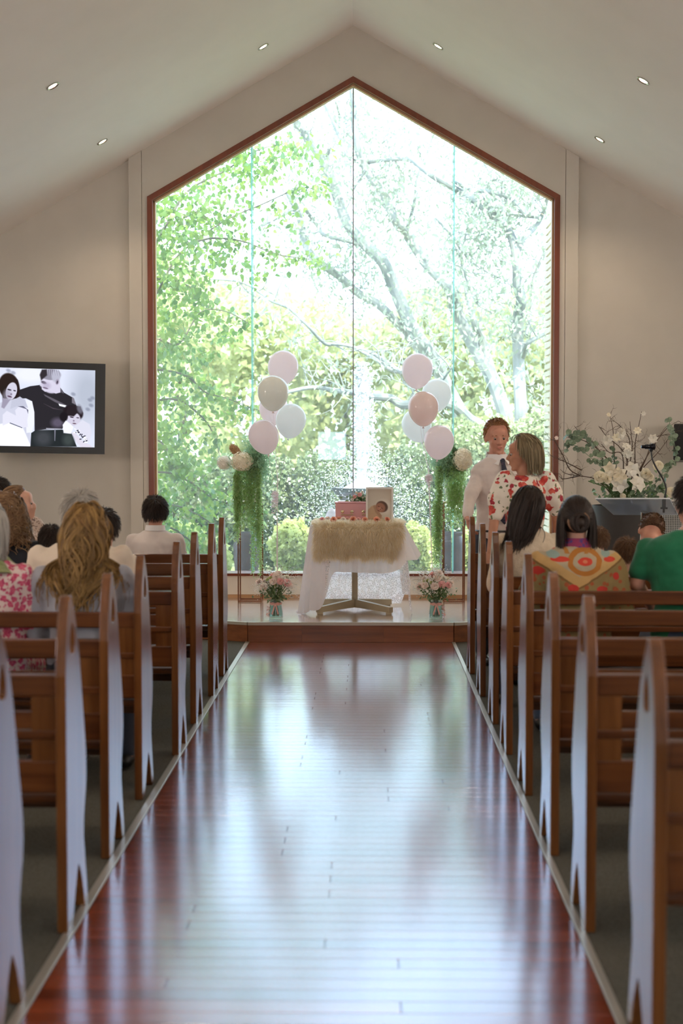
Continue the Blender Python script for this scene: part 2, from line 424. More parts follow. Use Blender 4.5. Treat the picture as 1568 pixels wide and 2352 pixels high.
for k in range(len(edge)-1):
    p, q = edge[k], edge[k+1]
    if k == 2:
        for u0, u1 in ((0, .263), (.263, .66), (.66, 1)):
            a = (p[0]+(q[0]-p[0])*u0+.0008, p[1]); b = (p[0]+(q[0]-p[0])*u1-.0008, p[1]); board(a, b, .001, STZ-.022, .016, m_riser, 'riser_board')
    else: board(p, q, .001, STZ-.022, .016, m_riser, 'riser_board')
    o = board(p, q, STZ-.021, STZ+.004, .022, m_nose, 'nosing')
# front wall with its gabled opening
o_out = [(XL, 0), (XR, 0), (XR, zc(XR)), (CX, RZ), (XL, zc(XL))]
hole = [(CX-HW, SILL), (CX+HW, SILL), (CX+HW, SHO), (CX, APX), (CX-HW, SHO)]
obj('wall_front', MB().prism([o_out, hole], .22, 'xz', WY), m_wall, None, smooth=False, kind='structure')
for k, (a, b) in enumerate(((-2.121, -1.999), (1.999, 2.121))):
    a += CX; b += CX
    xo = a if a < CX else b
    lp = [(a, 0), (b, 0), (b, zc(b)), (a, zc(a))]
    o = obj('trim_%d' % (k+3), MB().prism([lp], .075, 'xz', WY-.075), m_wall, None, smooth=False, kind='structure'); bevel(o, .004)
    lp = [(CX-1.997, 0), (CX-HW, 0), (CX-HW, wz(CX-HW)), (CX-HW, zc(CX-HW)), (CX-1.997, zc(CX-1.997))]
# gable lining between pilasters, a few cm proud like the pilasters
gl = [(CX-1.996, SILL-.26), (CX-HW-.002, SILL-.26), (CX-HW-.002, SHO+.002), (CX, APX+.002), (CX+HW+.002, SHO+.002), (CX+HW+.002, SILL-.26), (CX+1.996, SILL-.26), (CX+1.996, zc(CX+1.996)), (CX, RZ), (CX-1.996, zc(CX-1.996))]
obj('wall_gable_lining', MB().prism([gl], .066, 'xz', WY-.066), m_wall, None, smooth=False, kind='structure')
# side walls with tall windows beside the rear pews (outside the frame) that let day in
for nm, x0, hn in (('wall_left', XL-.2, 3), ('wall_right', XR, 5)):
    zt_ = zc(XL) if x0 < 0 else zc(XR)
    holes = [[(a, .5), (a+1.5, .5), (a+1.5, 2.25), (a, 2.25)] for a in (-3.2, -1.1, 1.0)]
    obj(nm, MB().prism([[(YB, 0), (WY+.22, 0), (WY+.22, zt_), (YB, zt_)]]+holes, .2, 'yz', x0), m_wall, None, smooth=False, kind='structure')
    for k, h_ in enumerate(holes):
        a = h_[0][0]; d = thing('window_%d' % (hn+k), None, None, (x0+.1, a, .5), kind='structure'); f = MB()
        for u, v in (((a, .5), (a+.06, 2.25)), ((a+1.44, .5), (a+1.5, 2.25)), ((a+.06, .5), (a+1.44, .56)), ((a+.06, 2.19), (a+1.44, 2.25)), ((a+.72, .56), (a+.78, 2.19))): f.span((x0+.06, u[0], u[1]), (x0+.14, v[0], v[1]))
        obj('frame', f, m_frame, d, smooth=False)
        for u in (a+.06, a+.78): obj('pane', MB().span((x0+.097, u, .56), (x0+.103, u+.66, 2.19)), m_glass, d, smooth=False)
# rear wall: one small window seen mirrored in the great pane, and two tall glazed doors either side that let day in
rw = P(762, 1022, 2*WY+.2-YB+.0); rwx, rwz = rw.x, 1.62
rh = [[(rwx-.36, 1.26), (rwx+.36, 1.26), (rwx+.36, 1.98), (rwx-.36, 1.98)]]
obj('wall_back', MB().prism([o_out]+rh, .2, 'xz', YB-.2), m_wall, None, smooth=False, kind='structure')
for k, lp in enumerate(rh):
    (x0, z0), (x1, z1) = lp[0], lp[2]; nm = 'window_2' if k == 0 else 'door_%d' % k
    d = thing(nm, None, None, (x0, YB-.1, z0), kind='structure')
    f = MB()
    for a, b in (((x0, z0), (x0+.05, z1)), ((x1-.05, z0), (x1, z1)), ((x0, z0), (x1, z0+.05)), ((x0, z1-.05), (x1, z1))): f.span((a[0], YB-.13, a[1]), (b[0], YB-.07, b[1]))
    if k: f.span(((x0+x1)/2-.05, YB-.13, z0), ((x0+x1)/2+.05, YB-.07, z1)); f.span((x0, YB-.13, 1.0), (x1, YB-.07, 1.08))
    obj('frame', f, m_frame, d, smooth=False)
    obj('pane', MB().span((x0+.05, YB-.104, z0+.05), (x1-.05, YB-.098, z1-.05)), m_glass, d, smooth=False)
# ceiling
cl = MB()
for sx in (XL-.2, XR+.2):
    lp = [(CX, RZ), (sx, zc(sx)), (sx, zc(sx)+.25), (CX, RZ+.25)]
    cl.prism([lp], WY+.22-YB+.2, 'xz', YB-.2)
obj('ceiling', cl, m_ceil, None, smooth=False, kind='structure')
o = obj('baseboard_front', MB().span((CX-1.995, WY-.085, STZ), (CX+1.995, WY-.0665, STZ+.03)), m_stage, None, smooth=False, kind='structure')
obj('wall_dado', MB().span((CX-1.996, WY-.066, STZ), (CX+1.996, WY-.001, SILL-.02)), M('dado_paint', '#f3ecde', '#efe7d8', rough=.6), None, smooth=False, kind='structure')
for k, (a, b) in enumerate(((XL, CX-2.15), (CX+2.15, XR))):
    obj('baseboard_%s' % ('left', 'right')[k], MB().span((a, WY-.016, 0), (b, WY, .09)), m_white, None, smooth=False, kind='structure')
# the great window
win = thing('window_1', None, None, (CX, WY, SILL), kind='structure')
FW = .05; y0, y1 = WY-.085, WY+.10
def fr(lp, mat=m_frame, name='frame_bar', a=y0, b=y1): return obj(name, MB().prism([lp], b-a, 'xz', a), mat, win, smooth=False)
xi = HW-FW
for s in (-1, 1):
    fr([(CX+s*HW, SILL-.002), (CX+s*xi, SILL-.002), (CX+s*xi, wz(CX+xi, FW)), (CX+s*HW, SHO)])
    fr([(CX+s*HW, SHO), (CX, APX), (CX, wz(CX, FW)), (CX+s*xi, wz(CX+xi, FW))])
    fr([(CX+s*xi, SILL), (CX+s*(xi-.018), SILL), (CX+s*(xi-.018), wz(CX+xi-.018, FW+.016)), (CX+s*xi, wz(CX+xi, FW))], m_bead, 'bead', WY-.02, WY+.05)
    fr([(CX+s*xi, wz(CX+xi, FW)), (CX, wz(CX, FW)), (CX, wz(CX, FW+.016)), (CX+s*xi, wz(CX+xi, FW+.016))], m_bead, 'bead', WY-.02, WY+.05)
obj('sill', MB().span((CX-HW, WY-.10, SILL-.02), (CX+HW, WY+.2, SILL+.004)), m_frame, win, smooth=False)
GY = WY+.06; xs = [CX-xi, P(579, 900, GY).x, CX, P(1041, 900, GY).x, CX+xi]
for k in range(4):
    a, b = xs[k]+.004, xs[k+1]-.004
    lp = [(a, SILL+.004), (b, SILL+.004), (b, wz(b, FW)), (a, wz(a, FW))]
    obj('pane', MB().prism([lp], .01, 'xz', GY), m_glassv, win, smooth=False)
    if k:
        t = .0065 if k != 2 else .005
        mm = m_fin if k != 2 else m_joint
        lp = [(xs[k]-t, SILL+.004), (xs[k]+t, SILL+.004), (xs[k]+t, wz(xs[k]+t, FW)), (xs[k]-t, wz(xs[k]-t, FW))]
        obj('glass_fin' if k != 2 else 'glass_joint', MB().prism([lp], .17 if k != 2 else .014, 'xz', GY-.002 if k == 2 else GY+.0), mm, win, smooth=False)
# downlights
def ceil_hit(px, py):
    d = CR @ Vector(((px-784)/FPX, -(py-1176)/FPX, -1.0)); o = Vector((0, 0, 1.6)); s = -1 if d.x < 0 and px < 815 else 1
    # z = RZ - SL*s*(x-CX)
    t = (RZ + SL*s*CX - o.z)/(d.z + SL*s*d.x); return o+d*t, s
spots = [(121, 197, 'the television side slope, nearer the camera'), (235, 325, 'the television side slope, above the wall corner'), (604, 107, 'the television side slope, beside the ridge'),
         (1006, 106, 'the lectern side slope, beside the ridge'), (1477, 185, 'the lectern side slope, nearer the camera'), (1377, 320, 'the lectern side slope, above the wall corner')]
def downlight(p, s, label):
    t = thing('downlight', label, 'ceiling light', p, 'recessed ceiling downlights' if label else None)
    ang = math.atan(SL)*s
    rot = Matrix.Rotation(ang, 3, 'Y')
    ring = MB().lathe([(.052, -.001), (.052, -.006), (.045, -.008), (.036, -.002), (.036, .02), (.052, .02)], n=28)
    lens = MB().lathe([(.0355, -.001), (.0355, .004)], n=20)
    for mb, nm, mt in ((ring, 'trim_ring', m_chrome), (lens, 'lamp_lens', m_lens)):
        mb.v = [v @ np.array(rot).T + np.array(p) for v in mb.v]; obj(nm, mb, mt, t)
    ld = bpy.data.lights.new('spot_lamp', 'SPOT'); ld.energy = SPOTW; ld.spot_size = R(125); ld.spot_blend = .8; ld.shadow_soft_size = .04; ld.color = (1, .78, .55)
    lo = bpy.data.objects.new('spot_lamp', ld); COL.objects.link(lo); lo.parent = t; lo.location = (-.03*s*math.sin(abs(ang)), 0, -.05)
SPOTW = 30
for px, py, nm in spots:
    p, s = ceil_hit(px, py); downlight(p, s, 'small round recessed downlight on '+nm)
hits = [ceil_hit(121, 197)[0], ceil_hit(604, 107)[0], ceil_hit(1006, 106)[0], ceil_hit(1477, 185)[0]]
for (x, y) in ((-3.2, 5.2), (-1.1, 5.2), (.9, 5.2), (2.9, 5.2), (-3.2, 1.4), (-1.1, 1.4), (.9, 1.4), (2.9, 1.4), (-2.2, -2.0), (1.9, -2.0)):
    s = -1 if x < CX else 1
    downlight(Vector((x, y, zc(x))), s, None) if False else None
    t = thing('downlight', 'small round recessed downlight of the rows behind the frame', 'ceiling light', (x, y, zc(x)), 'downlights above the rear pews')
    ang = math.atan(SL)*s; rot = Matrix.Rotation(ang, 3, 'Y')
    mb = MB().lathe([(.052, -.001), (.052, -.006), (.045, -.008), (.036, -.002), (.036, .02), (.052, .02)], n=20); mb.v = [v @ np.array(rot).T + np.array(t.location) for v in mb.v]; obj('trim_ring', mb, m_chrome, t)
    mb = MB().lathe([(.0355, -.001), (.0355, .004)], n=20); mb.v = [v @ np.array(rot).T + np.array(t.location) for v in mb.v]; obj('lamp_lens', mb, m_lens, t)
    ld = bpy.data.lights.new('spot_lamp', 'SPOT'); ld.energy = SPOTW; ld.spot_size = R(125); ld.spot_blend = .8; ld.shadow_soft_size = .04; ld.color = (1, .78, .55)
    lo = bpy.data.objects.new('spot_lamp', ld); COL.objects.link(lo); lo.parent = t; lo.location = (0, 0, -.05)

# glowing globes added on the side walls, unseen, as warm fill for the room
m_fill = emitm('fill_glow', '#fff0e2', FILL_E)
for s, xw in ((1, XL), (-1, XR)):
    for k, yy in enumerate((-1.5, 2.0, 5.5, 9.0)):
        t = thing('fill_globe', 'glowing globe added on the side wall, unseen, to fill the room with light', 'fill light', (xw+s*.2, yy, 2.0), 'added fill globes on the side walls')
        obj('globe', MB().ell((xw+s*.24, yy, 2.0), .15, n=20, m=14), m_fill, t)
        obj('bracket', MB().tube([(xw+s*.002, yy, 1.85), (xw+s*.14, yy, 1.80), (xw+s*.24, yy, 1.845)], .014, 8), m_chrome, t)

# ================================================================ pews
prof = [(0, 0), (0, .85), (.008, .92), (.022, .978), (.045, 1.045), (.069, 1.088), (.088, 1.106), (.105, 1.106), (.122, 1.088), (.155, 1.045), (.195, .978), (.225, .9), (.257, .791), (.285, .69), (.312, .60),
        (.327, .534), (.33, .47), (.318, .41), (.293, .35), (.279, .309), (.277, .25), (.295, .183), (.318, .1), (.343, 0), (.287, 0), (.262, .06), (.235, .115), (.205, .16), (.185, .18), (.165, .16), (.135, .11), (.108, .055), (.085, 0)]
slit = [(.080, .918), (.100, .910), (.128, .910), (.148, .918), (.150, .935), (.146, .955), (.138, .978), (.126, .998), (.112, 1.012), (.099, .998), (.088, .978), (.081, .955), (.078, .935)]
PL = 3.1
def make_pew(side):
    """side -1: aisle end at x=0, runs to -x"""
    t = thing('pew', None, 'pew'); s = side; T = .035
    for x0 in (0, PL-T):
        a = s*x0
        e = obj('end_panel', MB().prism([prof, slit], s*T, 'yz', a), m_pew, t, smooth=False); bevel(e, .006, 2)
    a, b = s*T, s*(PL-T); yb = (.028, .056)
    o = obj('top_rail', MB().span((a, yb[0]-.004, .78), (b, yb[1]+.004, .852)), m_pewx, t, smooth=False); bevel(o, .006)
    o = obj('bottom_rail', MB().span((a, yb[0]-.002, .458), (b, yb[1]+.002, .567)), m_pewx, t, smooth=False); bevel(o, .005)
    o = obj('slat', MB().span((a, yb[0]+.004, .672), (b, yb[1]-.006, .73)), m_pewx, t, smooth=False); bevel(o, .004)
    o = obj('slat', MB().span((a, yb[0]-.006, .640), (b, yb[1], .668)), m_pewx, t, smooth=False); bevel(o, .004)
    n = 4; L_ = PL-2*T
    for k in range(n):
        wd = .085; c = T+wd/2+(L_-wd)*k/(n-1)
        o = obj('stile', MB().span((s*(c-wd/2), yb[0]+.001, .566), (s*(c+wd/2), yb[1]-.001, .781)), m_pew, t, smooth=False)
    o = obj('seat', MB().span((a, .06, .415), (b, .40, .448)), m_pewx, t, smooth=False); bevel(o, .01, 3)
    o = obj('seat_apron', MB().span((a, .33, .335), (b, .352, .4145)), m_pewx, t, smooth=False)
    return t
pewL = make_pew(-1); pewR = make_pew(1)
ordn = ['front', 'second', 'third', 'fourth', 'fifth', 'sixth', 'seventh', 'eighth']
LX = [-1.0, -.984, -.985, -.975, -1.016, -.998, -.982, -.99]; RX = [.725, .725, .725, .722, .725, .716, .718, .725]
LY = [9.84, 9.04, 8.13, 7.29, 6.36, 5.44, 4.59, 3.71]; RY = [9.97, 9.06, 8.15, 7.34, 6.47, 5.51, 4.63, 3.57]
for i in range(8):
    for src, ys, x, nm in ((pewL, LY, LX[i], 'television'), (pewR, RY, RX[i], 'lectern')):
        o = src if i == 0 else copy_tree(src)
        o.location = (x, ys[i], 0)
        o['label'] = 'varnished timber pew with pointed slotted end, %s row, %s side of the aisle' % (ordn[i], nm); o['group'] = 'timber pews along the aisle'
# ================================================================ the garden
m_soil = M('garden_soil', '#4a4a30', '#77803f', rough=.95, ns=3)
m_bark = M('pale_gum_bark', '#9a9a92', '#757b76', rough=.8, ns=4, scale=(1, 1, .35), lo=.4, hi=.62)
m_barkd = M('dark_bark', '#5a5648', '#7a7462', rough=.9, ns=6)
m_maple = leafm('maple_leaf', '#9fb84c', '#588640', .55, .06)
m_gum = leafm('gum_leaf', '#9ba58c', '#b0b8a0', .4, .06)
m_hedge = leafm('hedge_leaf', '#9aa676', '#b9bf92', .4, .05)
m_hedged = leafm('laurel_leaf', '#63754a', '#9ba676', .35, .08)
m_shrub = leafm('lime_shrub_leaf', '#d2d48c', '#b8c078', .5, .04)
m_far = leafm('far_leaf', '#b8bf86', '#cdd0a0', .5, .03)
m_core = M('hedge_core', '#3c5230', '#53693e', rough=.95, ns=6)
gnd = obj('ground', MB().span((-40, WY+.25, -.45), (40, 90, -.3)), m_soil, None, smooth=False, kind='structure')
obj('path', MB().span((-6, WY+.25, -.3), (6, WY+2.0, -.26)), M('paving', '#a8a294', '#bbb6a8', rough=.9, ns=4), None, smooth=False, kind='structure')

def pxpath(pts, Y, k=5, jit=0.0):
    q = [P(a, b, Y+(random.uniform(-jit, jit))) for a, b in pts]
    return catmull(q, k)
def branch(mb, pts, Y, r0, r1, k=5, jit=.25, n=8):
    p = pxpath(pts, Y, k, jit); m = len(p)
    mb.tube(p, [r0+(r1-r0)*i/(m-1) for i in range(m)], n); return p
def twigs(mb, path, n, ln, r=.006, rng=random, up=.3, depth=1, ends=None):
    for _ in range(n):
        i = rng.randrange(len(path)//4, len(path)); p = path[i]
        d = Vector((rng.gauss(0, 1), rng.gauss(0, .6), rng.gauss(up, .8))).normalized()
        q = [p]; L_ = ln*rng.uniform(.4, 1.2)
        for j in range(5): d = (d+Vector((rng.gauss(0, .35), rng.gauss(0, .3), rng.gauss(0, .35)))).normalized(); q.append(q[-1]+d*L_/5)
        mb.tube(q, [r*(1-.16*j) for j in range(6)], 5)
        if ends is not None: ends += q[2:]
        if depth > 0: twigs(mb, q, 2, ln*.55, r*.6, rng, up, depth-1, ends)

# --- leafy branches reaching in at the television side
t = thing('leafy_tree', 'broad-leaved green tree reaching across the television side of the window', 'tree', P(250, 1340, 16.2)+Vector((0, 0, 0)))
t.location.z = -.3; ORG[t] = Vector(t.location)
wood_ = MB(); wood_.tube([(t.location.x, 16.2, -.3), (t.location.x+.1, 16.3, 2), (t.location.x-.1, 16.2, 5), (t.location.x+.1, 16.1, 8)], [.16, .13, .1, .05], 10)
obj('trunk', wood_, m_barkd, t)
br = MB(); paths = []
for pts, Y in (([(270, 820), (345, 700), (400, 600), (440, 560), (520, 505), (600, 470), (690, 432), (735, 440)], 15.8),
               ([(270, 700), (380, 520), (430, 440), (520, 390), (580, 350), (650, 330), (690, 345)], 15.9),
               ([(430, 560), (490, 547), (560, 555), (640, 585), (735, 598)], 15.6),
               ([(270, 800), (355, 778), (410, 790), (460, 718), (520, 716), (590, 755)], 15.5),
               ([(270, 850), (370, 850), (430, 865), (470, 900), (520, 915), (600, 945)], 15.5),
               ([(270, 950), (350, 922), (412, 920), (470, 965), (495, 1010), (505, 1050)], 15.3),
               ([(270, 1090), (380, 1085), (440, 1110), (500, 1150), (575, 1160)], 15.4),
               ([(270, 1190), (380, 1160), (450, 1180), (520, 1230)], 15.5),
               ([(270, 1230), (380, 1210), (450, 1250), (500, 1260)], 15.4),
               ([(270, 620), (360, 640), (420, 650), (470, 690)], 15.7),
               ([(270, 560), (370, 490), (420, 500), (480, 470)], 15.7), ([(270, 1000), (360, 1010), (400, 1060), (420, 1090)], 15.3)):
    paths.append(branch(br, pts, Y, .016, .003, 6, .12, 6))
ends = []
for p in paths: twigs(br, p, 9, .35, .004, up=-.15, depth=0, ends=ends)
obj('branches', br, m_barkd, t)
edge_tab = [(300, 520), (340, 590), (400, 610), (450, 560), (500, 540), (560, 560), (610, 500), (660, 470), (720, 480), (760, 560), (800, 500), (850, 470), (900, 520), (940, 560), (990, 430), (1040, 450), (1100, 520), (1150, 560), (1200, 500), (1260, 480), (1320, 430)]
pos = []
while len(pos) < 5200:
    yy = random.uniform(290, 1330); e = lerp(edge_tab, yy); u = random.random()**1.25
    xx = 300+(e-300)*u; top = 455-(xx-352)*.575
    if yy < top-20: continue
    dens = 1.0 if yy < 880 else .62 if yy < 1060 else .85
    if random.random() > dens: continue
    c = P(xx, yy, random.uniform(15.2, 16.6)); k = random.randint(4, 9)
    for _ in range(k): pos.append(c+Vector((random.gauss(0, .075), random.gauss(0, .1), random.gauss(0, .05))))
for p in paths:
    for _ in range(90):
        q = p[random.randrange(len(p)//3, len(p))]; pos.append(q+Vector((random.gauss(0, .07), random.gauss(0, .07), random.gauss(-.02, .05))))
for q in ends:
    if random.random() < .5: pos.append(q+Vector((random.gauss(0, .03), random.gauss(0, .03), random.gauss(-.02, .03))))
for cx_, cy_, n_ in ((640, 360, 90), (700, 350, 70), (720, 430, 60), (600, 400, 80), (660, 500, 50), (730, 590, 45), (640, 590, 30), (570, 620, 60), (590, 1000, 10)):
    for _ in range(n_): pos.append(P(random.gauss(cx_, 26), random.gauss(cy_, 18), random.uniform(15.3, 16)))
scatter('leaves', pos, .062, m_maple, t, .75)
# the largest leaves, one by one
lm = MB().add(LEAF*np.array([1.15, 1, 1]), LEAFF).mesh('leaf'); lm['local'] = 1; lm.materials.append(m_maple)
cand = sorted([p for p in pos if p.y < 15.6 and p.x > P(352, 900, 15.5).x], key=lambda p: p.y)[:240]
Rr = rand_rots(len(cand), .8)
for p, r_ in zip(cand, Rr):
    o = bpy.data.objects.new('leaf', lm); o.matrix_world = Matrix.Translation(p-ORG[t]+Vector((.02, -.03, .02))) @ Matrix(r_.tolist()).to_4x4() @ Matrix.Scale(random.uniform(.06, .085), 4); link(o, t)

# --- gum trees
def gum(label, base, limbs, Y, nleaf, seed, spread, leafbox):
    rg = random.Random(seed)
    t = thing('gum_tree', label, 'tree', base)
    t.location.z = -.3; ORG[t] = Vector(t.location); mb = MB(); ends = []; allp = []
    for pts, r0, r1 in limbs:
        p = branch(mb, pts, Y, r0, r1, 6, .3, 10); allp.append(p)
    obj('trunk_and_limbs', mb, m_bark, t)
    tw = MB()
    for p in allp: twigs(tw, p, max(5, len(p)//4), .9, .012, rg, .35, 1, ends)
    obj('twigs', tw, m_bark, t)
    ps = []
    for _ in range(nleaf//14):
        c = rg.choice(ends) if rg.random() < .75 else P(rg.uniform(*leafbox[:2]), rg.uniform(*leafbox[2:]), Y+rg.uniform(-1, 1))
        for _ in range(14): ps.append(c+Vector((rg.gauss(0, spread), rg.gauss(0, spread), rg.gauss(-.05, spread*1.2))))
    scatter('leaves', ps, .11, m_gum, t, .7, (THIN, THINF), width=1.3)
    return t
gum('pale gum tree with an upright trunk standing beside the slatted screen', P(1200, 1100, 23), [
    ([(1200, 1160), (1197, 1060), (1196, 951), (1191, 842), (1189, 734), (1197, 690), (1189, 657), (1183, 575), (1160, 520), (1097, 466), (1055, 440), (991, 402), (937, 358)], .115, .045),
    ([(1183, 590), (1200, 548), (1224, 527), (1242, 500), (1262, 440)], .06, .03), ([(1211, 495), (1167, 453), (1120, 440), (1077, 434), (1042, 418), (1005, 411)], .05, .02),
    ([(1200, 820), (1213, 788), (1246, 769), (1300, 740)], .05, .02), ([(1260, 560), (1225, 640), (1222, 700), (1208, 770)], .03, .03),
    ([(1240, 500), (1180, 495), (1150, 500), (1100, 530), (1070, 540)], .03, .012), ([(1000, 500), (1035, 540), (1070, 590), (1110, 620), (1150, 640)], .022, .012),
    ([(1070, 535), (1060, 600), (1090, 690), (1130, 720)], .016, .01), ([(1160, 520), (1150, 440), (1120, 390), (1090, 330)], .03, .01)], 23, 5200, 3, .2, (1000, 1260, 380, 900))
gum('pale gum tree with two leaning trunks that cross behind the far glass fin', P(1160, 1100, 25.5), [
    ([(1175, 1160), (1170, 1010), (1160, 955), (1130, 870), (1085, 790), (1050, 720), (1030, 660), (979, 606), (937, 543), (908, 508), (886, 457), (841, 390), (819, 332), (812, 250), (806, 180)], .15, .05),
    ([(1140, 900), (1110, 790), (1090, 745), (1075, 690), (1060, 600)], .09, .03),
    ([(800, 364), (835, 374), (880, 367), (934, 366), (975, 380)], .03, .05), ([(720, 180), (760, 270), (800, 364)], .03, .03),
    ([(841, 390), (815, 430), (800, 470), (780, 510)], .02, .01), ([(930, 540), (950, 470), (960, 400), (1000, 300)], .035, .012), ([(900, 450), (920, 400), (890, 330), (900, 270)], .03, .01)], 25.5, 4600, 5, .2, (840, 1100, 300, 720))
gum('grey-limbed gum tree spreading behind the fountain jet', P(1060, 1100, 27), [
    ([(1110, 1160), (1085, 1010), (1060, 955), (1020, 880), (1000, 830), (950, 760), (905, 660), (880, 603), (848, 571), (799, 516), (767, 432), (746, 379), (705, 316), (674, 276), (640, 240)], .16, .07),
    ([(1000, 850), (953, 791), (905, 734), (864, 696), (820, 672), (783, 638), (730, 600), (702, 563), (689, 504), (674, 466), (660, 440)], .09, .06),
    ([(700, 480), (730, 520), (745, 540), (800, 555), (830, 565)], .04, .03), ([(674, 480), (640, 500), (600, 520)], .03, .015),
    ([(674, 276), (690, 230), (700, 180)], .05, .03), ([(746, 379), (760, 330), (780, 280), (770, 230)], .04, .02)], 27, 4200, 8, .22, (680, 900, 220, 640))
gum('low grey branches of a tree stretched behind the balloons', P(1130, 1050, 21), [
    ([(1160, 1120), (1120, 1000), (1077, 963), (1036, 928), (980, 925), (927, 930), (896, 914), (857, 911), (820, 903), (767, 897), (720, 890), (664, 900), (600, 920)], .10, .02),
    ([(1000, 920), (960, 860), (921, 855), (896, 849), (864, 826), (829, 807), (800, 794), (760, 790)], .04, .015),
    ([(921, 855), (860, 815), (783, 791), (746, 789), (705, 747), (664, 709), (620, 690), (560, 650), (480, 640)], .03, .014), ([(1036, 928), (1010, 890), (1040, 840)], .03, .012)], 21, 900, 12, .16, (600, 1000, 700, 900))

# --- hedge, shrubs, far trees
def leafmass(name, label, cat, boxes, n, size, mat, seed, core=True, kind=None, spread=.18, tm=None):
    rg = np.random.default_rng(seed); cx = np.mean([b[0] for b in boxes]); cy = np.mean([b[2] for b in boxes])
    t = thing(name, label, cat, (cx, cy, -.3)); vol = np.array([b[3]*b[4] for b in boxes]); vol = vol/vol.sum(); ps = []
    mb = MB()
    for (x, z, y, rx, rz, ry), f in zip(boxes, vol):
        k = int(n*f); u = rg.normal(size=(k, 3)); u /= np.linalg.norm(u, axis=1)[:, None]
        rad = .82+spread*rg.random(k)+.10*np.sin(u[:, 0]*9+x*3)*np.sin(u[:, 2]*8+z*2)+.06*np.sin(u[:, 0]*23+u[:, 2]*19)
        q = u*rad[:, None]*np.array([rx, ry, rz])+np.array([x, y, z]); q = q[q[:, 1] < y+ry*.4]; ps.append(q)
        if core: mb.ell((x, y+.1, z), (rx*.8, ry*.8, rz*.8), n=20, m=14, fn=lambda a, b, c: 1+.12*math.sin(a*9+x*3)*math.sin(c*8+z*2))
    if core: obj('dark_core', mb, m_core, t)  # solid dark fill that shows between the leaves
    scatter('leaves', np.concatenate(ps), size, mat, t, .25, tm or (LEAF[[0, 1, 3, 7]], [(0, 1, 3), (0, 3, 2)]), rng=rg, width=1.5)
    return t
def bx(px, py, Y, rpx, rpy, ry): p = P(px, py, Y); k = Y/FPX; return (p.x, p.z, Y, rpx*k, rpy*k, ry)
leafmass('hedge', 'dense dark green hedge between the fountain and the television side', 'hedge', [bx(x, 1180+10*math.sin(x), 19.6, 75, 125+8*math.sin(x*2), .8) for x in (410, 520, 620, 720)], 30000, .048, m_hedged, 1)
leafmass('hedge', 'dense dark green hedge behind the fountain and the standing couple', 'hedge', [bx(x, 1170+12*math.sin(x), 19.9, 80, 135+9*math.sin(x*2), .8) for x in (830, 940, 1050, 1160, 1260, 1340)], 36000, .048, m_hedged, 2)
leafmass('shrub', 'tall pale green shrub rising over the hedge behind the standing man', 'shrub', [bx(x, y, 21, rx, ry, 1.0) for x, y, rx, ry in ((1050, 1030, 90, 70), (1160, 1030, 90, 70), (1250, 1020, 60, 80))], 20000, .05, m_hedge, 3)
leafmass('shrub', 'round yellow-green shrub in front of the hedge beside the left flower jar', 'shrub', [bx(670, 1255, 17.2, 48, 62, .4), bx(735, 1275, 17.3, 50, 50, .4)], 7000, .045, m_shrub, 4)
leafmass('shrub', 'round yellow-green shrub in front of the hedge beside the lectern side flower stand', 'shrub', [bx(950, 1262, 17.2, 48, 60, .4), bx(900, 1280, 17.4, 40, 45, .4)], 7000, .045, m_shrub, 5)
leafmass('shrub', 'yellow-green shrub low behind the first pew ends on the television side', 'shrub', [bx(420, 1260, 17.3, 60, 60, .4), bx(490, 1285, 17.2, 40, 45, .4)], 3600, .06, m_shrub, 6)
leafmass('shrub', 'yellow-green shrub low beneath the arm of the standing man', 'shrub', [bx(1090, 1270, 17.3, 50, 55, .4), bx(1140, 1290, 17.3, 40, 50, .4)], 3000, .06, m_shrub, 16)
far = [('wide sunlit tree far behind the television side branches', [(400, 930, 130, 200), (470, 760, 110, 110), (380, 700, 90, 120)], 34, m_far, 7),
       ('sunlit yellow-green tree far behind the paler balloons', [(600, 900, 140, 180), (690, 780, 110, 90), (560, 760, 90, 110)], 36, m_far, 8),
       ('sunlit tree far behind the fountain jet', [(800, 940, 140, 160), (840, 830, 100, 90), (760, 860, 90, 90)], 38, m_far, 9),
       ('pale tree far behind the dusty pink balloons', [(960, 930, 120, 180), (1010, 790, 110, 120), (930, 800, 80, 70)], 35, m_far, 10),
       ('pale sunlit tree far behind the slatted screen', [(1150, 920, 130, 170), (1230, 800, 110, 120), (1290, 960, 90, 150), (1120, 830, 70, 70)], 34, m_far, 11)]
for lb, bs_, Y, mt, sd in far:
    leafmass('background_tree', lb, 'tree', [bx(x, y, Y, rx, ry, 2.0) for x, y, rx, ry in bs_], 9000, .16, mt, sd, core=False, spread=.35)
    tt = bpy.context.scene.objects[-1]
# tie each far crown to the ground with a trunk
for o in [o for o in SC.objects if o.name.startswith('background_tree')]:
    x, y = o.location.x, o.location.y
    obj('trunk', MB().tube([(x, y, -.3), (x+.1, y, 1), (x-.1, y+.1, 3.2)], [.2, .16, .1], 8), m_barkd, o)

# --- slatted screen standing out from the wall at the lectern side
sc_ = thing('slatted_screen', 'cream horizontal-slat screen outside the window at the lectern side', 'screen', (1.835, 14.1, -.3))
m_slat = M('cream_slat', '#cfc3a6', '#c3b698', rough=.7, ns=3)
lm = MB().box((0, 0, 0), (.03, .86, .05)).mesh('slat'); lm['local'] = 1; lm.materials.append(m_slat)
z = .25
while z < wz(1.8)-.05:
    o = bpy.data.objects.new('slat', lm); link(o, sc_); o.location = (0.0, 14.28-14.1, z+.3); z += .072
for yy in (13.93, 14.62): obj('post', MB().span((1.852, yy-.03, -.3), (1.885, yy+.03, 4.4)), m_slat, sc_, smooth=False)

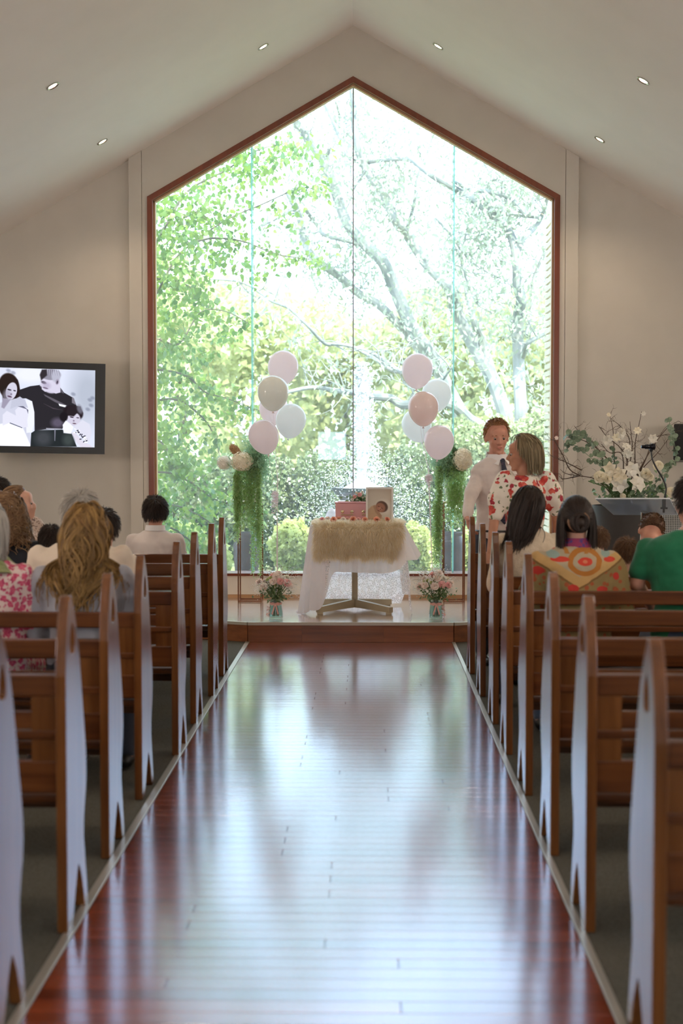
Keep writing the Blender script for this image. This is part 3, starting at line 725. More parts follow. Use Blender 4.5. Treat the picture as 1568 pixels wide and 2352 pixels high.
# --- fountain
m_stone = M('fountain_bowl_stone', '#2e3338', '#4a4f52', rough=.35, ns=9)
m_water = M('falling_water', '#f4f8fb', rough=.15, trans=.25, ior=1.33, spec=.6)
m_pool = M('pond_water', '#8fa8a0', rough=.03, spec=.8)
FY = 18.0; fc = P(831, 1122, FY); fk = FY/FPX
ft = thing('fountain', 'dark round fountain bowl with a tall white water jet', 'fountain', (fc.x, FY, -.3))
zb = P(831, 1150, FY).z
obj('bowl', MB().lathe([(.12, zb-.06-0), (.16, zb-.04), (.27, zb), (.385, fc.z-.01), (.39, fc.z+.012), (.37, fc.z+.012), (.34, fc.z-.03), (.2, zb+.06), (.02, zb+.05)], (fc.x, FY, 0), 40), m_stone, ft)
obj('pedestal', MB().lathe([(.24, -.3), (.24, -.1), (.14, 0), (.11, .3), (.13, zb-.05), (.12, zb-.03)], (fc.x, FY, 0), 28), m_stone, ft)
jet = MB(); H_ = P(831, 832, FY).z-fc.z
rgj = random.Random(4)
for a in range(6):
    ox, oy = rgj.gauss(0, .03), rgj.gauss(0, .03); hh = H_*rgj.uniform(.78, 1.0)
    pts = [(fc.x+ox*(.3+i*.09), FY+oy*(.3+i*.09), fc.z-.02+hh*i/9) for i in range(10)]
    jet.tube(pts, [(.03+.028*math.sin(i*.33)+.010*rgj.random()) for i in range(9)]+[.012], 9)
o = obj('water_jet', jet, m_water, ft); remesh(o, .016, 1)
rg = np.random.default_rng(9); n = 1500; hz = rg.random(n)**.8; ang = rg.random(n)*2*PI
rr = (.035+.10*(1-hz)+.05*rg.random(n))*np.sqrt(rg.random(n))*1.5
sp = np.stack([fc.x+rr*np.cos(ang)+.06*(1-hz), FY+rr*np.sin(ang), fc.z+H_*hz*1.0], 1)
n2 = 6500; rr2 = np.abs(rg.normal(0, .48, n2)); a2 = rg.random(n2)*2*PI; z2 = fc.z+.10-rr2*.55+rg.normal(0, .28, n2)
sp2 = np.stack([fc.x+.05+rr2*np.cos(a2)*1.3, FY+rr2*np.sin(a2)*.9, z2], 1)
OCT = np.array([(1, 0, 0), (-1, 0, 0), (0, 1, 0), (0, -1, 0), (0, 0, 1.3), (0, 0, -1.3)], float)*.5
OF = [(0, 2, 4), (2, 1, 4), (1, 3, 4), (3, 0, 4), (2, 0, 5), (1, 2, 5), (3, 1, 5), (0, 3, 5)]
scatter('spray_droplets', np.concatenate([sp, sp2]), list(np.concatenate([.028*(.4+rg.random(n)), .0115*(.5+rg.random(n2))])), m_water, ft, 0, (OCT, OF))
obj('overflow_sheet', MB().lathe([(.24, fc.z+.0), (.20, fc.z+.03), (.12, fc.z+.07), (.05, fc.z+.14), (.01, fc.z+.2)], (fc.x, FY, 0), 28, wob=lambda a, z: 1+.12*math.sin(a*7+z*30)), m_water, ft)
pd = obj('pond', MB().lathe([(1.6, -.3), (1.6, -.12), (1.5, -.12), (1.5, -.2), (.01, -.2)], (fc.x, FY, 0), 48), m_pool, None, kind='structure')
# stones and urns outside the glass
m_rock = M('pink_granite', '#b79f9a', '#8f8688', rough=.9, ns=8, bump=.2)
for k, (px, py, Y, rx, rz, lb) in enumerate(((765, 1200, 16.4, 34, 32, 'rounded pinkish garden boulder outside behind the pink casket'),)):
    c = P(px, py, Y); kk = Y/FPX
    solo('boulder', MB().ell((c.x, c.y, (c.z+rz*kk-.3)/2), (rx*kk, .15, (c.z+rz*kk+.3)/2), n=24, m=16, fn=lambda a, b, c_: 1+.05*math.sin(a*7+b*5)*math.sin(c_*6)), m_rock, lb, 'rock', loc=(c.x, c.y, -.3))
m_urn = M('brown_glazed_urn', '#3a2a26', '#54403a', rough=.5, ns=5)
for px, lb in ((566, 'tall brown glazed urn outside behind the television side flower stand'), (1038, 'tall brown glazed urn outside behind the lectern side flower stand')):
    c = P(px, 1240, 14.9); zt = P(px, 1222, 14.9).z; h = zt+.26
    pr = [(.06, -.26), (.085, -.25), (.10, -.26+h*.3), (.135, -.26+h*.72), (.14, -.26+h*.86), (.10, -.26+h*.96), (.115, -.26+h), (.09, -.26+h), (.09, -.26+h*.9), (.01, -.26+h*.88)]
    solo('garden_urn', MB().lathe(pr, (c.x, 14.9, 0), 36), m_urn, lb, 'urn', loc=(c.x, 14.9, -.26))
# ================================================================ flowers and fabrics
def basis(d):
    d = Vector(d).normalized(); u = d.orthogonal().normalized(); v = d.cross(u); return d, u, v
def rose(mb, c, r, d=(0, -.6, .8), rg=random, layers=4, tight=1.0):
    """layered petals round a bud"""
    d, u, v = basis(d); c = Vector(c)
    for L_ in range(layers):
        k = 4+L_*2; f = (L_+1)/layers; tilt = .15+1.05*f
        for j in range(k):
            a = 2*PI*(j+.5*(L_ % 2))/k+rg.uniform(-.15, .15); e = u*math.cos(a)+v*math.sin(a); t = -u*math.sin(a)+v*math.cos(a)
            w_ = r*(.30+.22*f); h = r*(.75+.15*rg.random()); g = []
            for i in range(4):
                q = i/3; out = e*(r*.12*f+h*q*math.sin(tilt*q**.6)*1.0)+d*(h*q*math.cos(tilt*.9*q)-r*.35*f)
                ww = w_*math.sin(PI*(.22+.62*q))
                ruf = r*.06*rg.uniform(-1, 1) if i == 3 else 0
                g.append([c+out-t*ww+e*(-.12*ww), c+out+d*ruf, c+out+t*ww+e*(-.12*ww)])
            mb.grid(g)
    return mb
def star(mb, c, r, d, n=6, cup=.5, wd=.42, rg=random):
    d, u, v = basis(d); c = Vector(c)
    for j in range(n):
        a = 2*PI*j/n+rg.uniform(-.1, .1); e = u*math.cos(a)+v*math.sin(a); t = -u*math.sin(a)+v*math.cos(a); g = []
        cp = cup*rg.uniform(.8, 1.2)+(.15 if j % 2 else 0)
        for i in range(6):
            q = i/5; o = e*(r*q*math.cos(cp*(1-.5*q)))+d*(r*q*math.sin(cp*(1-.8*q))); w_ = r*wd*math.sin(PI*min(.97, .12+.85*q**.9))
            g.append([c+o-t*w_+d*(w_*.3), c+o, c+o+t*w_+d*(w_*.3)])
        mb.grid(g)
    for _ in range(4): e = (d+u*rg.gauss(0, .2)+v*rg.gauss(0, .2)).normalized(); mb.tube([c, c+e*r*.4], [r*.02, r*.035], 5)
    return mb
def hydrangea(name, c, r, mat, parent, seed, n=230, el=(1, 1, 1)):
    rg = np.random.default_rng(seed); i = np.arange(n)+.5; ph = np.arccos(1-2*i/n); th = PI*(1+5**.5)*i
    D = np.stack([np.cos(th)*np.sin(ph), np.sin(th)*np.sin(ph), np.cos(ph)], 1)
    mb = MB().ell(c, tuple(r*.86*e for e in el), n=14, m=10)
    for k in range(n):
        d, u, v = basis(D[k]+rg.normal(0, .12, 3)); q = Vector(c)+Vector(D[k]*np.array(el))*r*rg.uniform(.86, 1.04); s = r*.16; a0 = rg.random()*6
        vs = [q]; fs = []
        for j in range(4):
            a = a0+j*PI/2; e = u*math.cos(a)+v*math.sin(a); f = -u*math.sin(a)+v*math.cos(a); b = len(vs)
            vs += [q+e*s*.6+f*s*.42+d*s*.2, q+e*s*1.05+d*s*.3, q+e*s*.6-f*s*.42+d*s*.2]; fs.append((0, b+2, b+1, b))
        mb.add(vs, fs)
    return obj(name, mb, mat, parent, smooth=False)
def clothm(name, c, thick=.35, lace=False, c2=None, al=.92):
    m, t, N, L = nt(name); N.remove(N['Principled BSDF']); out = N['Material Output']
    d = N.new('ShaderNodeBsdfDiffuse'); tr = N.new('ShaderNodeBsdfTranslucent'); v = coords(N, L)
    f = noise(N, L, v, 40, 4); col = ramp(N, L, f, [(.3, rgb(c)), (.7, rgb(c2 or c))]); L.new(col, d.inputs[0]); L.new(col, tr.inputs[0])
    a = N.new('ShaderNodeMixShader'); a.inputs[0].default_value = thick; L.new(d.outputs[0], a.inputs[1]); L.new(tr.outputs[0], a.inputs[2]); last = a.outputs[0]
    tp = N.new('ShaderNodeBsdfTransparent'); b = N.new('ShaderNodeMixShader'); L.new(tp.outputs[0], b.inputs[1]); L.new(last, b.inputs[2])
    if lace:
        vo = N.new('ShaderNodeTexVoronoi'); vo.feature = 'DISTANCE_TO_EDGE'; vo.inputs['Scale'].default_value = 60; L.new(v, vo.inputs['Vector'])
        e = math_(N, L, 'LESS_THAN', vo.outputs['Distance'], .10)
        v2 = N.new('ShaderNodeTexVoronoi'); v2.inputs['Scale'].default_value = 22; L.new(v, v2.inputs['Vector'])
        s = math_(N, L, 'SINE', math_(N, L, 'MULTIPLY', v2.outputs['Distance'], 26.0)); s2 = math_(N, L, 'GREATER_THAN', s, .15)
        fl_ = math_(N, L, 'MULTIPLY', s2, math_(N, L, 'LESS_THAN', v2.outputs['Distance'], .5))
        fac = math_(N, L, 'MAXIMUM', math_(N, L, 'MULTIPLY', e, .8), math_(N, L, 'MULTIPLY', fl_, .95)); fac = math_(N, L, 'MAXIMUM', fac, .42); L.new(fac, b.inputs[0])
    else: b.inputs[0].default_value = al
    L.new(b.outputs[0], out.inputs[0]); return m
m_linen = clothm('white_linen', '#f8f3f4', .58, c2='#faf6f6', al=.93)
m_lace = clothm('white_lace', '#f2ecec', .45, lace=True)
m_fleece = M('sheepskin_wool', '#efe4c8', '#f6ecd4', rough=.9, ns=9, sheen=.8, island='#fbf6e8', spec=.2)
m_fleecet = leafm('sheepskin_fibres', '#e4d2aa', '#fffaf0', .45, .03)
m_pinkp = M('pink_lacquer', '#e3a8aa', '#dea0a2', rough=.3, coat=.5, ns=2)
m_gold = M('polished_brass', '#e6d8b0', rough=.25, metal=1)
m_rgold = M('rose_gold_metal', '#b98468', rough=.25, metal=1)
m_peach = M('peach_petals', '#f0a98c', '#f7c4a8', rough=.6, ns=18, sss=.1, island='#f3b59a')
m_pinkf = M('pink_petals', '#f0a0a4', '#f6c0bd', rough=.6, ns=15, island='#f7cfc8')
m_blush = M('blush_petals', '#f3ddd0', '#f0cfc4', rough=.6, ns=12, island='#faf0e6')
m_cream = M('cream_petals', '#efe6cc', '#e6d8b8', rough=.6, ns=12, island='#f6f0de')
m_ivory = M('ivory_petals', '#eee8da', '#e2dccb', rough=.55, ns=10, island='#f7f4ea')
m_lime = M('green_button_petals', '#cbd08a', '#b4bd70', rough=.6, ns=20)
m_leafd = leafm('dark_flower_leaf', '#54744a', '#7a9662', .3, .08)
m_breath = M('babys_breath', '#f3f1ea', rough=.7)
m_stem = M('green_stems', '#587040', '#6a8050', rough=.6, ns=9)
m_jarg = glassm('jar_glass', (.84, .94, .93, 1), refl=.14, alpha=.06, body=(.6, .75, .73, 1))
m_ribbon = M('pink_satin_ribbon', '#e3b0a6', '#d89c96', rough=.3, sheen=.4, ns=10)
m_table = M('beige_painted_metal', '#b5a88c', '#ab9e82', rough=.4, ns=4)
m_fern = leafm('fern_green', '#a2c47c', '#b9d296', .6, .03)
m_fernd = leafm('asparagus_fern', '#8cae88', '#a2c29a', .55, .05)
m_amar = leafm('hanging_amaranthus', '#9fbf7c', '#b4cf92', .5, .03)
m_bowl = M('white_ceramic', '#e6e4de', rough=.25)

# ================================================================ the draped table
TY0, TY1 = 12.24, 12.80; tx0, tx1 = P(714, 1210, TY0).x, P(928, 1210, TY0).x; TZ = P(820, 1209, TY0).z; tcx = P(814.5, 1300, 12.5).x
tb = thing('pedestal_table', 'beige cross-footed pedestal table under white cloths on the stage', 'table', (tcx, 12.5, STZ))
obj('tabletop', MB().span((tx0+.015, TY0+.015, TZ-.035), (tx1-.015, TY1-.015, TZ-.004)), m_table, tb, smooth=False)
o = obj('post', MB().span((tcx-.026, 12.474, STZ+.07), (tcx+.026, 12.526, TZ-.036)), m_table, tb, smooth=False)
for sx in (-1, 1):
    for sy in (-1, 1):
        e = Vector((tcx+sx*.315, 12.5+sy*.33, 0)); d = (e-Vector((tcx, 12.5, 0))).normalized(); n = Vector((-d.y, d.x, 0))*.022; b = Vector((tcx, 12.5, 0))
        vs = [b-n+Vector((0, 0, STZ+.028)), b+n+Vector((0, 0, STZ+.028)), e+n+Vector((0, 0, STZ+.016)), e-n+Vector((0, 0, STZ+.016)),
              b-n+Vector((0, 0, STZ+.10)), b+n+Vector((0, 0, STZ+.10)), e+n+Vector((0, 0, STZ+.062)), e-n+Vector((0, 0, STZ+.062))]
        mb = MB().add(vs, [(0, 3, 2, 1), (4, 5, 6, 7), (0, 1, 5, 4), (1, 2, 6, 5), (2, 3, 7, 6), (3, 0, 4, 7)])
        f = e-d*.03; mb.box((f.x, f.y, STZ+.009), (.05, .05, .016)); obj('foot', mb, m_table, tb, smooth=False)
def drape(name, z, drops, corner, mat, label, seed, grow=0.0, nf=26, amp=.012):
    """cloth over the table top; drops: hem drop on front,right,back,left; corner: extra drop and reach at FL,FR,BR,BL"""
    rg = random.Random(seed); x0, x1, y0, y1 = tx0-grow, tx1+grow, TY0-grow, TY1+grow; rad = .03; per = []
    cs = [(x0, y0), (x1, y0), (x1, y1), (x0, y1)]
    def seg(a, b, n, side):
        for i in range(n): per.append((a[0]+(b[0]-a[0])*i/n, a[1]+(b[1]-a[1])*i/n, side))
    seg((x0+rad, y0), (x1-rad, y0), 60, 0); seg((x1-rad, y0), (x1, y0+rad), 5, .5); seg((x1, y0+rad), (x1, y1-rad), 36, 1); seg((x1, y1-rad), (x1-rad, y1), 5, 1.5)
    seg((x1-rad, y1), (x0+rad, y1), 60, 2); seg((x0+rad, y1), (x0, y1-rad), 5, 2.5); seg((x0, y1-rad), (x0, y0+rad), 36, 3); seg((x0, y0+rad), (x0+rad, y0), 5, 3.5)
    n = len(per); nor = []
    for i in range(n):
        a, b = per[i-1], per[(i+1) % n]; t = Vector((b[0]-a[0], b[1]-a[1], 0)).normalized(); nor.append(Vector((t.y, -t.x, 0)))
    rows = []; T_ = 22; ph = [rg.uniform(0, 6) for _ in range(4)]
    for j in range(T_+1):
        t = j/T_; row = []
        for i, (px_, py_, sd) in enumerate(per):
            w_ = [math.exp(-(math.hypot(px_-c[0], py_-c[1])/.16)**5) if c is cs[0] else math.exp(-((px_-c[0])**2+(py_-c[1])**2)/.011) for c in cs]
            lo_, hi_ = int(sd) % 4, (int(sd)+1) % 4; fr_ = sd-int(sd)
            D = drops[lo_]*(1-fr_)+drops[hi_]*fr_ if fr_ else drops[lo_]
            if lo_ == 0 and isinstance(drops[0], float): D = D+.03*(px_-x0)/(x1-x0) if not fr_ else D
            cd = sum(w_[k]*corner[k][0] for k in range(4)); cr_ = sum(w_[k]*corner[k][1] for k in range(4))
            L_ = D+cd; s = i/n*2*PI
            fold = amp*t*(math.sin(s*nf+ph[0])+.6*math.sin(s*nf*.53+ph[1]+t*2))
            outw = .006+t*(.035+cr_)+fold
            p = Vector((px_, py_, 0))+nor[i]*outw; zz = z-L_*t
            if j == 0: zz = z
            zz = max(zz, STZ+.006+.004*rg.random())
            row.append((p.x, p.y, zz))
        row.append(row[0]); rows.append(row)
    mb = MB().grid(rows)
    top = [[(x0+rad*.3+(x1-x0-rad*.6)*i/8, y0+rad*.3+(y1-y0-rad*.6)*j/6, z+.001) for i in range(9)] for j in range(7)]
    mb.grid(top); return solo(name, mb, mat, label, 'tablecloth', loc=(tcx, 12.5, z))
drape('lace_cloth', TZ+.001, [.12, .56, .735, .35], [(.60, .05), (.26, .02), (0, .02), (0, .01)], m_lace, 'white floral lace cloth hanging behind and beneath the linen cloth', 3)
drape('linen_cloth', TZ+.004, [.385, .30, .28, .62], [(.33, .085), (-.06, .11), (0, .03), (0, .05)], m_linen, 'plain white linen cloth draped over the front of the table', 5, grow=.006)
# sheepskin
sk = thing('sheepskin', 'shaggy cream sheepskin laid over the table front', 'sheepskin', (tcx, TY0, TZ))
fx0, fx1 = P(724, 1200, TY0).x, P(922, 1200, TY0).x; rg = np.random.default_rng(21)
ROW = []
hz = TZ-P(800, 1279, TY0-.03).z
prof_ = [(TY0+.42, TZ+.016), (TY0+.2, TZ+.020), (TY0+.05, TZ+.020), (TY0-.012, TZ+.010), (TY0-.040, TZ-.03), (TY0-.054, TZ-.10), (TY0-.062, TZ-.16), (TY0-.066, TZ-hz)]
for j, (yy, zz) in enumerate(prof_):
    ins = .05 if j in (0,) else (.05 if j == len(prof_)-1 else 0)
    ROW.append([(fx0+ins+(fx1-fx0-2*ins)*i/16, yy, zz) for i in range(17)])
obj('hide', MB().grid(ROW), m_fleece, sk)
n = 42000; u = rg.random(n); v = rg.random(n); ln = np.array([0]+list(np.cumsum([math.dist(prof_[i], prof_[i+1]) for i in range(len(prof_)-1)]))); tt = v*ln[-1]
py_ = np.interp(tt, ln, [p[0] for p in prof_]); pz_ = np.interp(tt, ln, [p[1] for p in prof_]); front = np.clip((tt-ln[3])/.06, 0, 1)
pos_ = np.stack([fx0+(fx1-fx0)*u, py_-.004-.012*front*np.sin(u*17+np.sin(v*9)), pz_-.012*front*np.sin(u*23)*(v > .8)], 1)
edge_ = np.where(u < .06, -(.06-u)/.06, np.where(u > .94, (u-.94)/.06, 0))
cl_ = np.sin(u*38+np.sin(v*20)*1.5)*.35
d_ = np.stack([edge_*1.5+rg.normal(0, .34, n)+cl_, -.55*front-.25*(1-front)+rg.normal(0, .2, n)*(1-front)-.05, (1-front)*.75-front*1.0+rg.normal(0, .22, n)], 1); d_ /= np.linalg.norm(d_, axis=1)[:, None]
L_ = .038+.034*rg.random(n); sd_ = np.cross(d_, rg.normal(size=(n, 3))); sd_ /= np.linalg.norm(sd_, axis=1)[:, None]; sd_ *= .0014
g_ = np.array([0, -.2, -1.0]); mid = pos_+d_*L_[:, None]*.55; tip = pos_+d_*L_[:, None]*.9+g_*(L_*.22)[:, None]
V = np.stack([pos_-sd_, pos_+sd_, mid-sd_*.8, mid+sd_*.8, tip], 1).reshape(-1, 3); b_ = (np.arange(n)*5)[:, None]
F = np.concatenate([b_+np.array([0, 1, 3]), b_+np.array([0, 3, 2]), b_+np.array([2, 3, 4])]).astype(int)
obj('fleece', raw_mesh('fleece', V, F), m_fleecet, sk, smooth=False, kind='stuff')
# casket
ck = thing('casket', 'small pink casket with brass handles behind the photo frame', 'casket', (P(835, 1190, 12.58).x, 12.58, TZ+.012))
c0, c1 = P(770, 1175, 12.44).x, P(770, 1175, 12.44).x+.50; cz0 = TZ+.014; cz1 = P(800, 1156, 12.44).z
o = obj('body', MB().span((c0, 12.44, cz0), (c1, 12.70, cz1)), m_pinkp, ck, smooth=False); bevel(o, .004)
o = obj('lid', MB().span((c0-.008, 12.43, cz1+.0005), (c1+.008, 12.71, cz1+.010)), m_pinkp, ck, smooth=False); bevel(o, .003)
o = obj('lid_top', MB().span((c0+.02, 12.46, cz1+.0105), (c1-.02, 12.68, cz1+.016)), m_pinkp, ck, smooth=False)
for pair in ((786, 808), (834, 856)):
    mb = MB(); zz = P(800, 1175, 12.43).z
    for px in pair:
        x = P(px, 1175, 12.43).x
        mb.ell((x, 12.436, zz), (.016, .006, .014), n=14, m=8, fn=lambda a, b, c: 1+.18*math.sin(6*math.atan2(c, a)))
        mb.tube([(x, 12.436, zz), (x, 12.418, zz-.008), (x, 12.414, zz-.026)], .0028, 6)
    a, b = P(pair[0], 1175, 12.43).x, P(pair[1], 1175, 12.43).x
    mb.tube([(a-.012, 12.414, zz-.026), ((a+b)/2, 12.412, zz-.029), (b+.012, 12.414, zz-.026)], .004, 8)
    obj('handle', mb, m_gold, ck, label='brass handle')
# casket posy
bq = thing('rose_posy', 'small posy of pink and white roses lying on the casket lid', 'bouquet', (P(822, 1153, 12.5).x, 12.5, cz1+.016)); rgp = random.Random(3)
for px, py, r_, mt in ((814, 1141, .022, m_pinkf), (826, 1136, .026, m_pinkf), (836, 1143, .022, m_blush), (809, 1147, .018, m_ivory), (820, 1149, .018, m_ivory), (832, 1131, .018, m_ivory), (842, 1149, .02, m_pinkf), (818, 1132, .014, m_blush)):
    obj('flower', rose(MB(), P(px, py, 12.46+rgp.uniform(0, .05)), r_, (rgp.gauss(0, .4), -1, .6), rgp), mt, bq)
scatter('leaves', [P(rgp.gauss(826, 13), rgp.gauss(1147, 6), 12.5+rgp.gauss(0, .02)) for _ in range(160)], .03, m_leafd, bq, .1)
# picture frame and the print in it
def canvas(w_, h_, bgc): a = np.zeros((h_, w_, 3)); a[:] = bgc; return a
def c_ell(a, cx, cy, rx, ry, col, rot=0, soft=.12, al=1.0):
    h_, w_, _ = a.shape; yy, xx = np.mgrid[0:h_, 0:w_]; c, s = math.cos(R(rot)), math.sin(R(rot)); dx, dy = xx-cx, yy-cy
    d = np.sqrt(((dx*c+dy*s)/rx)**2+((-dx*s+dy*c)/ry)**2); k = np.clip((1-d)/soft+.5, 0, 1)[..., None]*al; a[:] = a*(1-k)+np.array(col)*k
def c_poly(a, pts, col, soft=1.5, al=1.0):
    h_, w_, _ = a.shape; yy, xx = np.mgrid[0:h_, 0:w_]; ins = np.zeros((h_, w_), bool); dm = np.full((h_, w_), 1e9); n_ = len(pts)
    for i in range(n_):
        (x1, y1_), (x2, y2) = pts[i], pts[(i+1) % n_]
        if y1_ != y2:
            cnd = ((y1_ > yy) != (y2 > yy)) & (xx < (x2-x1)*(yy-y1_)/(y2-y1_)+x1); ins ^= cnd
        l2 = max((x2-x1)**2+(y2-y1_)**2, 1e-6); t = np.clip(((xx-x1)*(x2-x1)+(yy-y1_)*(y2-y1_))/l2, 0, 1); dm = np.minimum(dm, np.hypot(xx-x1-t*(x2-x1), yy-y1_-t*(y2-y1_)))
    k = np.clip(np.where(ins, dm, -dm)/soft+.5, 0, 1)[..., None]*al; a[:] = a*(1-k)+np.array(col)*k
def print_mesh(name, img, o, ux, uz, W, H):
    """flat print: one small quad per picture element, colours in an attribute (sRGB in)"""
    h_, w_, _ = img.shape; ys, xs = np.mgrid[0:h_+1, 0:w_+1]
    V = np.array(o)+np.array(ux)*(xs/w_*W)[..., None]-np.array(uz)*(ys/h_*H)[..., None]; V = V.reshape(-1, 3)
    i, j = np.mgrid[0:h_, 0:w_]; a = i*(w_+1)+j; F = np.stack([a+w_+1, a+w_+2, a+1, a], -1).reshape(-1, 4)
    me = raw_mesh(name, V, F); at = me.color_attributes.new('print', 'FLOAT_COLOR', 'CORNER'); c = np.clip(img.reshape(-1, 3), 0, 1)
    c = np.where(c <= .04045, c/12.92, ((c+.055)/1.055)**2.4); c = np.concatenate([c, np.ones((len(c), 1))], 1); at.data.foreach_set('color', np.repeat(c, 4, 0).astype(np.float32).ravel()); return me
def printm(name, rough=.4):
    m, t, N, L = nt(name); a = N.new('ShaderNodeAttribute'); a.attribute_name = 'print'; L.new(a.outputs['Color'], N['Principled BSDF'].inputs['Base Color']); N['Principled BSDF'].inputs['Roughness'].default_value = rough; return m
pf0 = P(840, 1192, 12.36); W_ = P(903, 1192, 12.36).x-pf0.x; bz = TZ+.016; H_ = P(840, 1119, 12.36).z-bz; ln_ = .10
pfr = thing('photo_frame', 'white framed print of a swaddled sleeping newborn on the fur', 'picture', (pf0.x+W_/2, 12.36, bz))
up = Vector((0, math.sin(ln_), math.cos(ln_))); ri = Vector((1, .04, 0)).normalized(); nn = ri.cross(up)
rotm = np.array([[ri.x, nn.x, up.x], [ri.y, nn.y, up.y], [ri.z, nn.z, up.z]]); O = Vector((pf0.x, 12.36, bz))
bw = .016
for nm, cx_, cz_, dx, dz in (('frame_bar', bw/2, H_/2, bw, H_), ('frame_bar', W_-bw/2, H_/2, bw, H_), ('frame_bar', W_/2, bw/2, W_-2*bw, bw), ('frame_bar', W_/2, H_-bw/2, W_-2*bw, bw)):
    obj(nm, MB().box(O+ri*cx_+up*cz_, (dx, .018, dz), rotm), m_white, pfr, smooth=False)
obj('backing', MB().box(O+ri*W_/2+up*H_/2-nn*(.006), (W_-.004, .004, H_-.004), rotm), m_white, pfr, smooth=False)
im = canvas(84, 104, (.76, .70, .62)); c_ell(im, 30, 30, 60, 30, (.80, .76, .70), 0, .8); c_ell(im, 40, 78, 62, 46, (.80, .77, .71), 10, .5); c_ell(im, 60, 56, 30, 22, (.86, .83, .78), 20, .5)
c_poly(im, [(0, 66), (12, 54), (26, 50), (44, 78), (52, 92), (46, 104), (0, 104)], (.74, .62, .50), 4); c_poly(im, [(18, 52), (27, 50), (30, 62), (50, 84), (44, 92), (26, 72)], (.66, .53, .42), 3)
c_ell(im, 50, 55, 21, 17, (.36, .26, .21), 20, .2); c_ell(im, 45, 58, 17, 14.5, (.62, .43, .34), 24, .3); c_ell(im, 41, 62, 9, 7, (.68, .49, .40), 20, .6)
for x_, y_, rx, ry, cc in ((39, 55, 3.6, 1.1, .30), (50, 60, 3.6, 1.1, .30), (44, 64, 1.8, 1.4, .38), (38, 68, 4, 1.3, .36)): c_ell(im, x_, y_, rx, ry, (cc+.06, cc*.7, cc*.55), 24, .7)
c_ell(im, 42, 60, 2.4, 3.6, (.74, .55, .45), 24, .8)
me = print_mesh('photo_print', im, O+ri*bw+up*(H_-bw)-nn*(-.0), ri, up, W_-2*bw, H_-2*bw)
obj('photo_print', me, printm('photo_paper'), pfr, smooth=False)
obj('easel_leg', MB().box(O+ri*W_/2+up*H_*.4+Vector((0, .045, -.02)), (.03, .004, H_*.75), np.array(Euler((-.38, 0, 0)).to_matrix())), m_white, pfr, smooth=False)
# carnation heads on the fur
desc = ['pale pink', 'deep peach', 'pale peach', 'blush', 'pink', 'peach', 'ruffled peach', 'salmon', 'orange peach', 'soft peach', 'small peach', 'pale salmon']
heads = [(739, 1192, 12.30, .022, m_pinkf, 'pale pink carnation head at the television side end of the fur'), (752, 1189, 12.40, .022, m_blush, 'blush carnation head second from the television side end of the fur'),
         (766, 1196, 12.27, .026, m_peach, 'deep peach carnation head in front of the casket corner'), (778, 1189, 12.37, .022, m_peach, 'pale peach carnation head close against the casket corner'), (788, 1191, 12.32, .023, m_blush, 'blush carnation head under the first casket handle'),
         (797, 1186, 12.38, .02, m_pinkf, 'small pink carnation head against the casket side'), (811, 1196, 12.27, .028, m_peach, 'large ruffled peach carnation head at the middle of the fur'), (809, 1186, 12.38, .024, m_blush, 'blush carnation head behind the large peach one'),
         (823, 1188, 12.33, .02, m_pinkf, 'pink carnation head beside the photo frame foot'), (838, 1193, 12.27, .024, m_peach, 'peach carnation head at the near foot of the photo frame'), (865, 1191, 12.27, .026, m_peach, 'salmon carnation head leaning under the middle of the photo'), (889, 1194, 12.27, .024, m_peach, 'peach carnation head under the lectern side of the photo')]
for px, py, Y, r_, mt, lb in heads:
    r_ *= 1.3; c = P(px, py, Y); c.z = TZ+.045+r_*.35
    solo('carnation', rose(MB(), c, r_, (random.gauss(0, .3), -.7, .8), random, 5), mt, lb, 'flower', 'carnations on the sheepskin', loc=(c.x, c.y, TZ+.03))
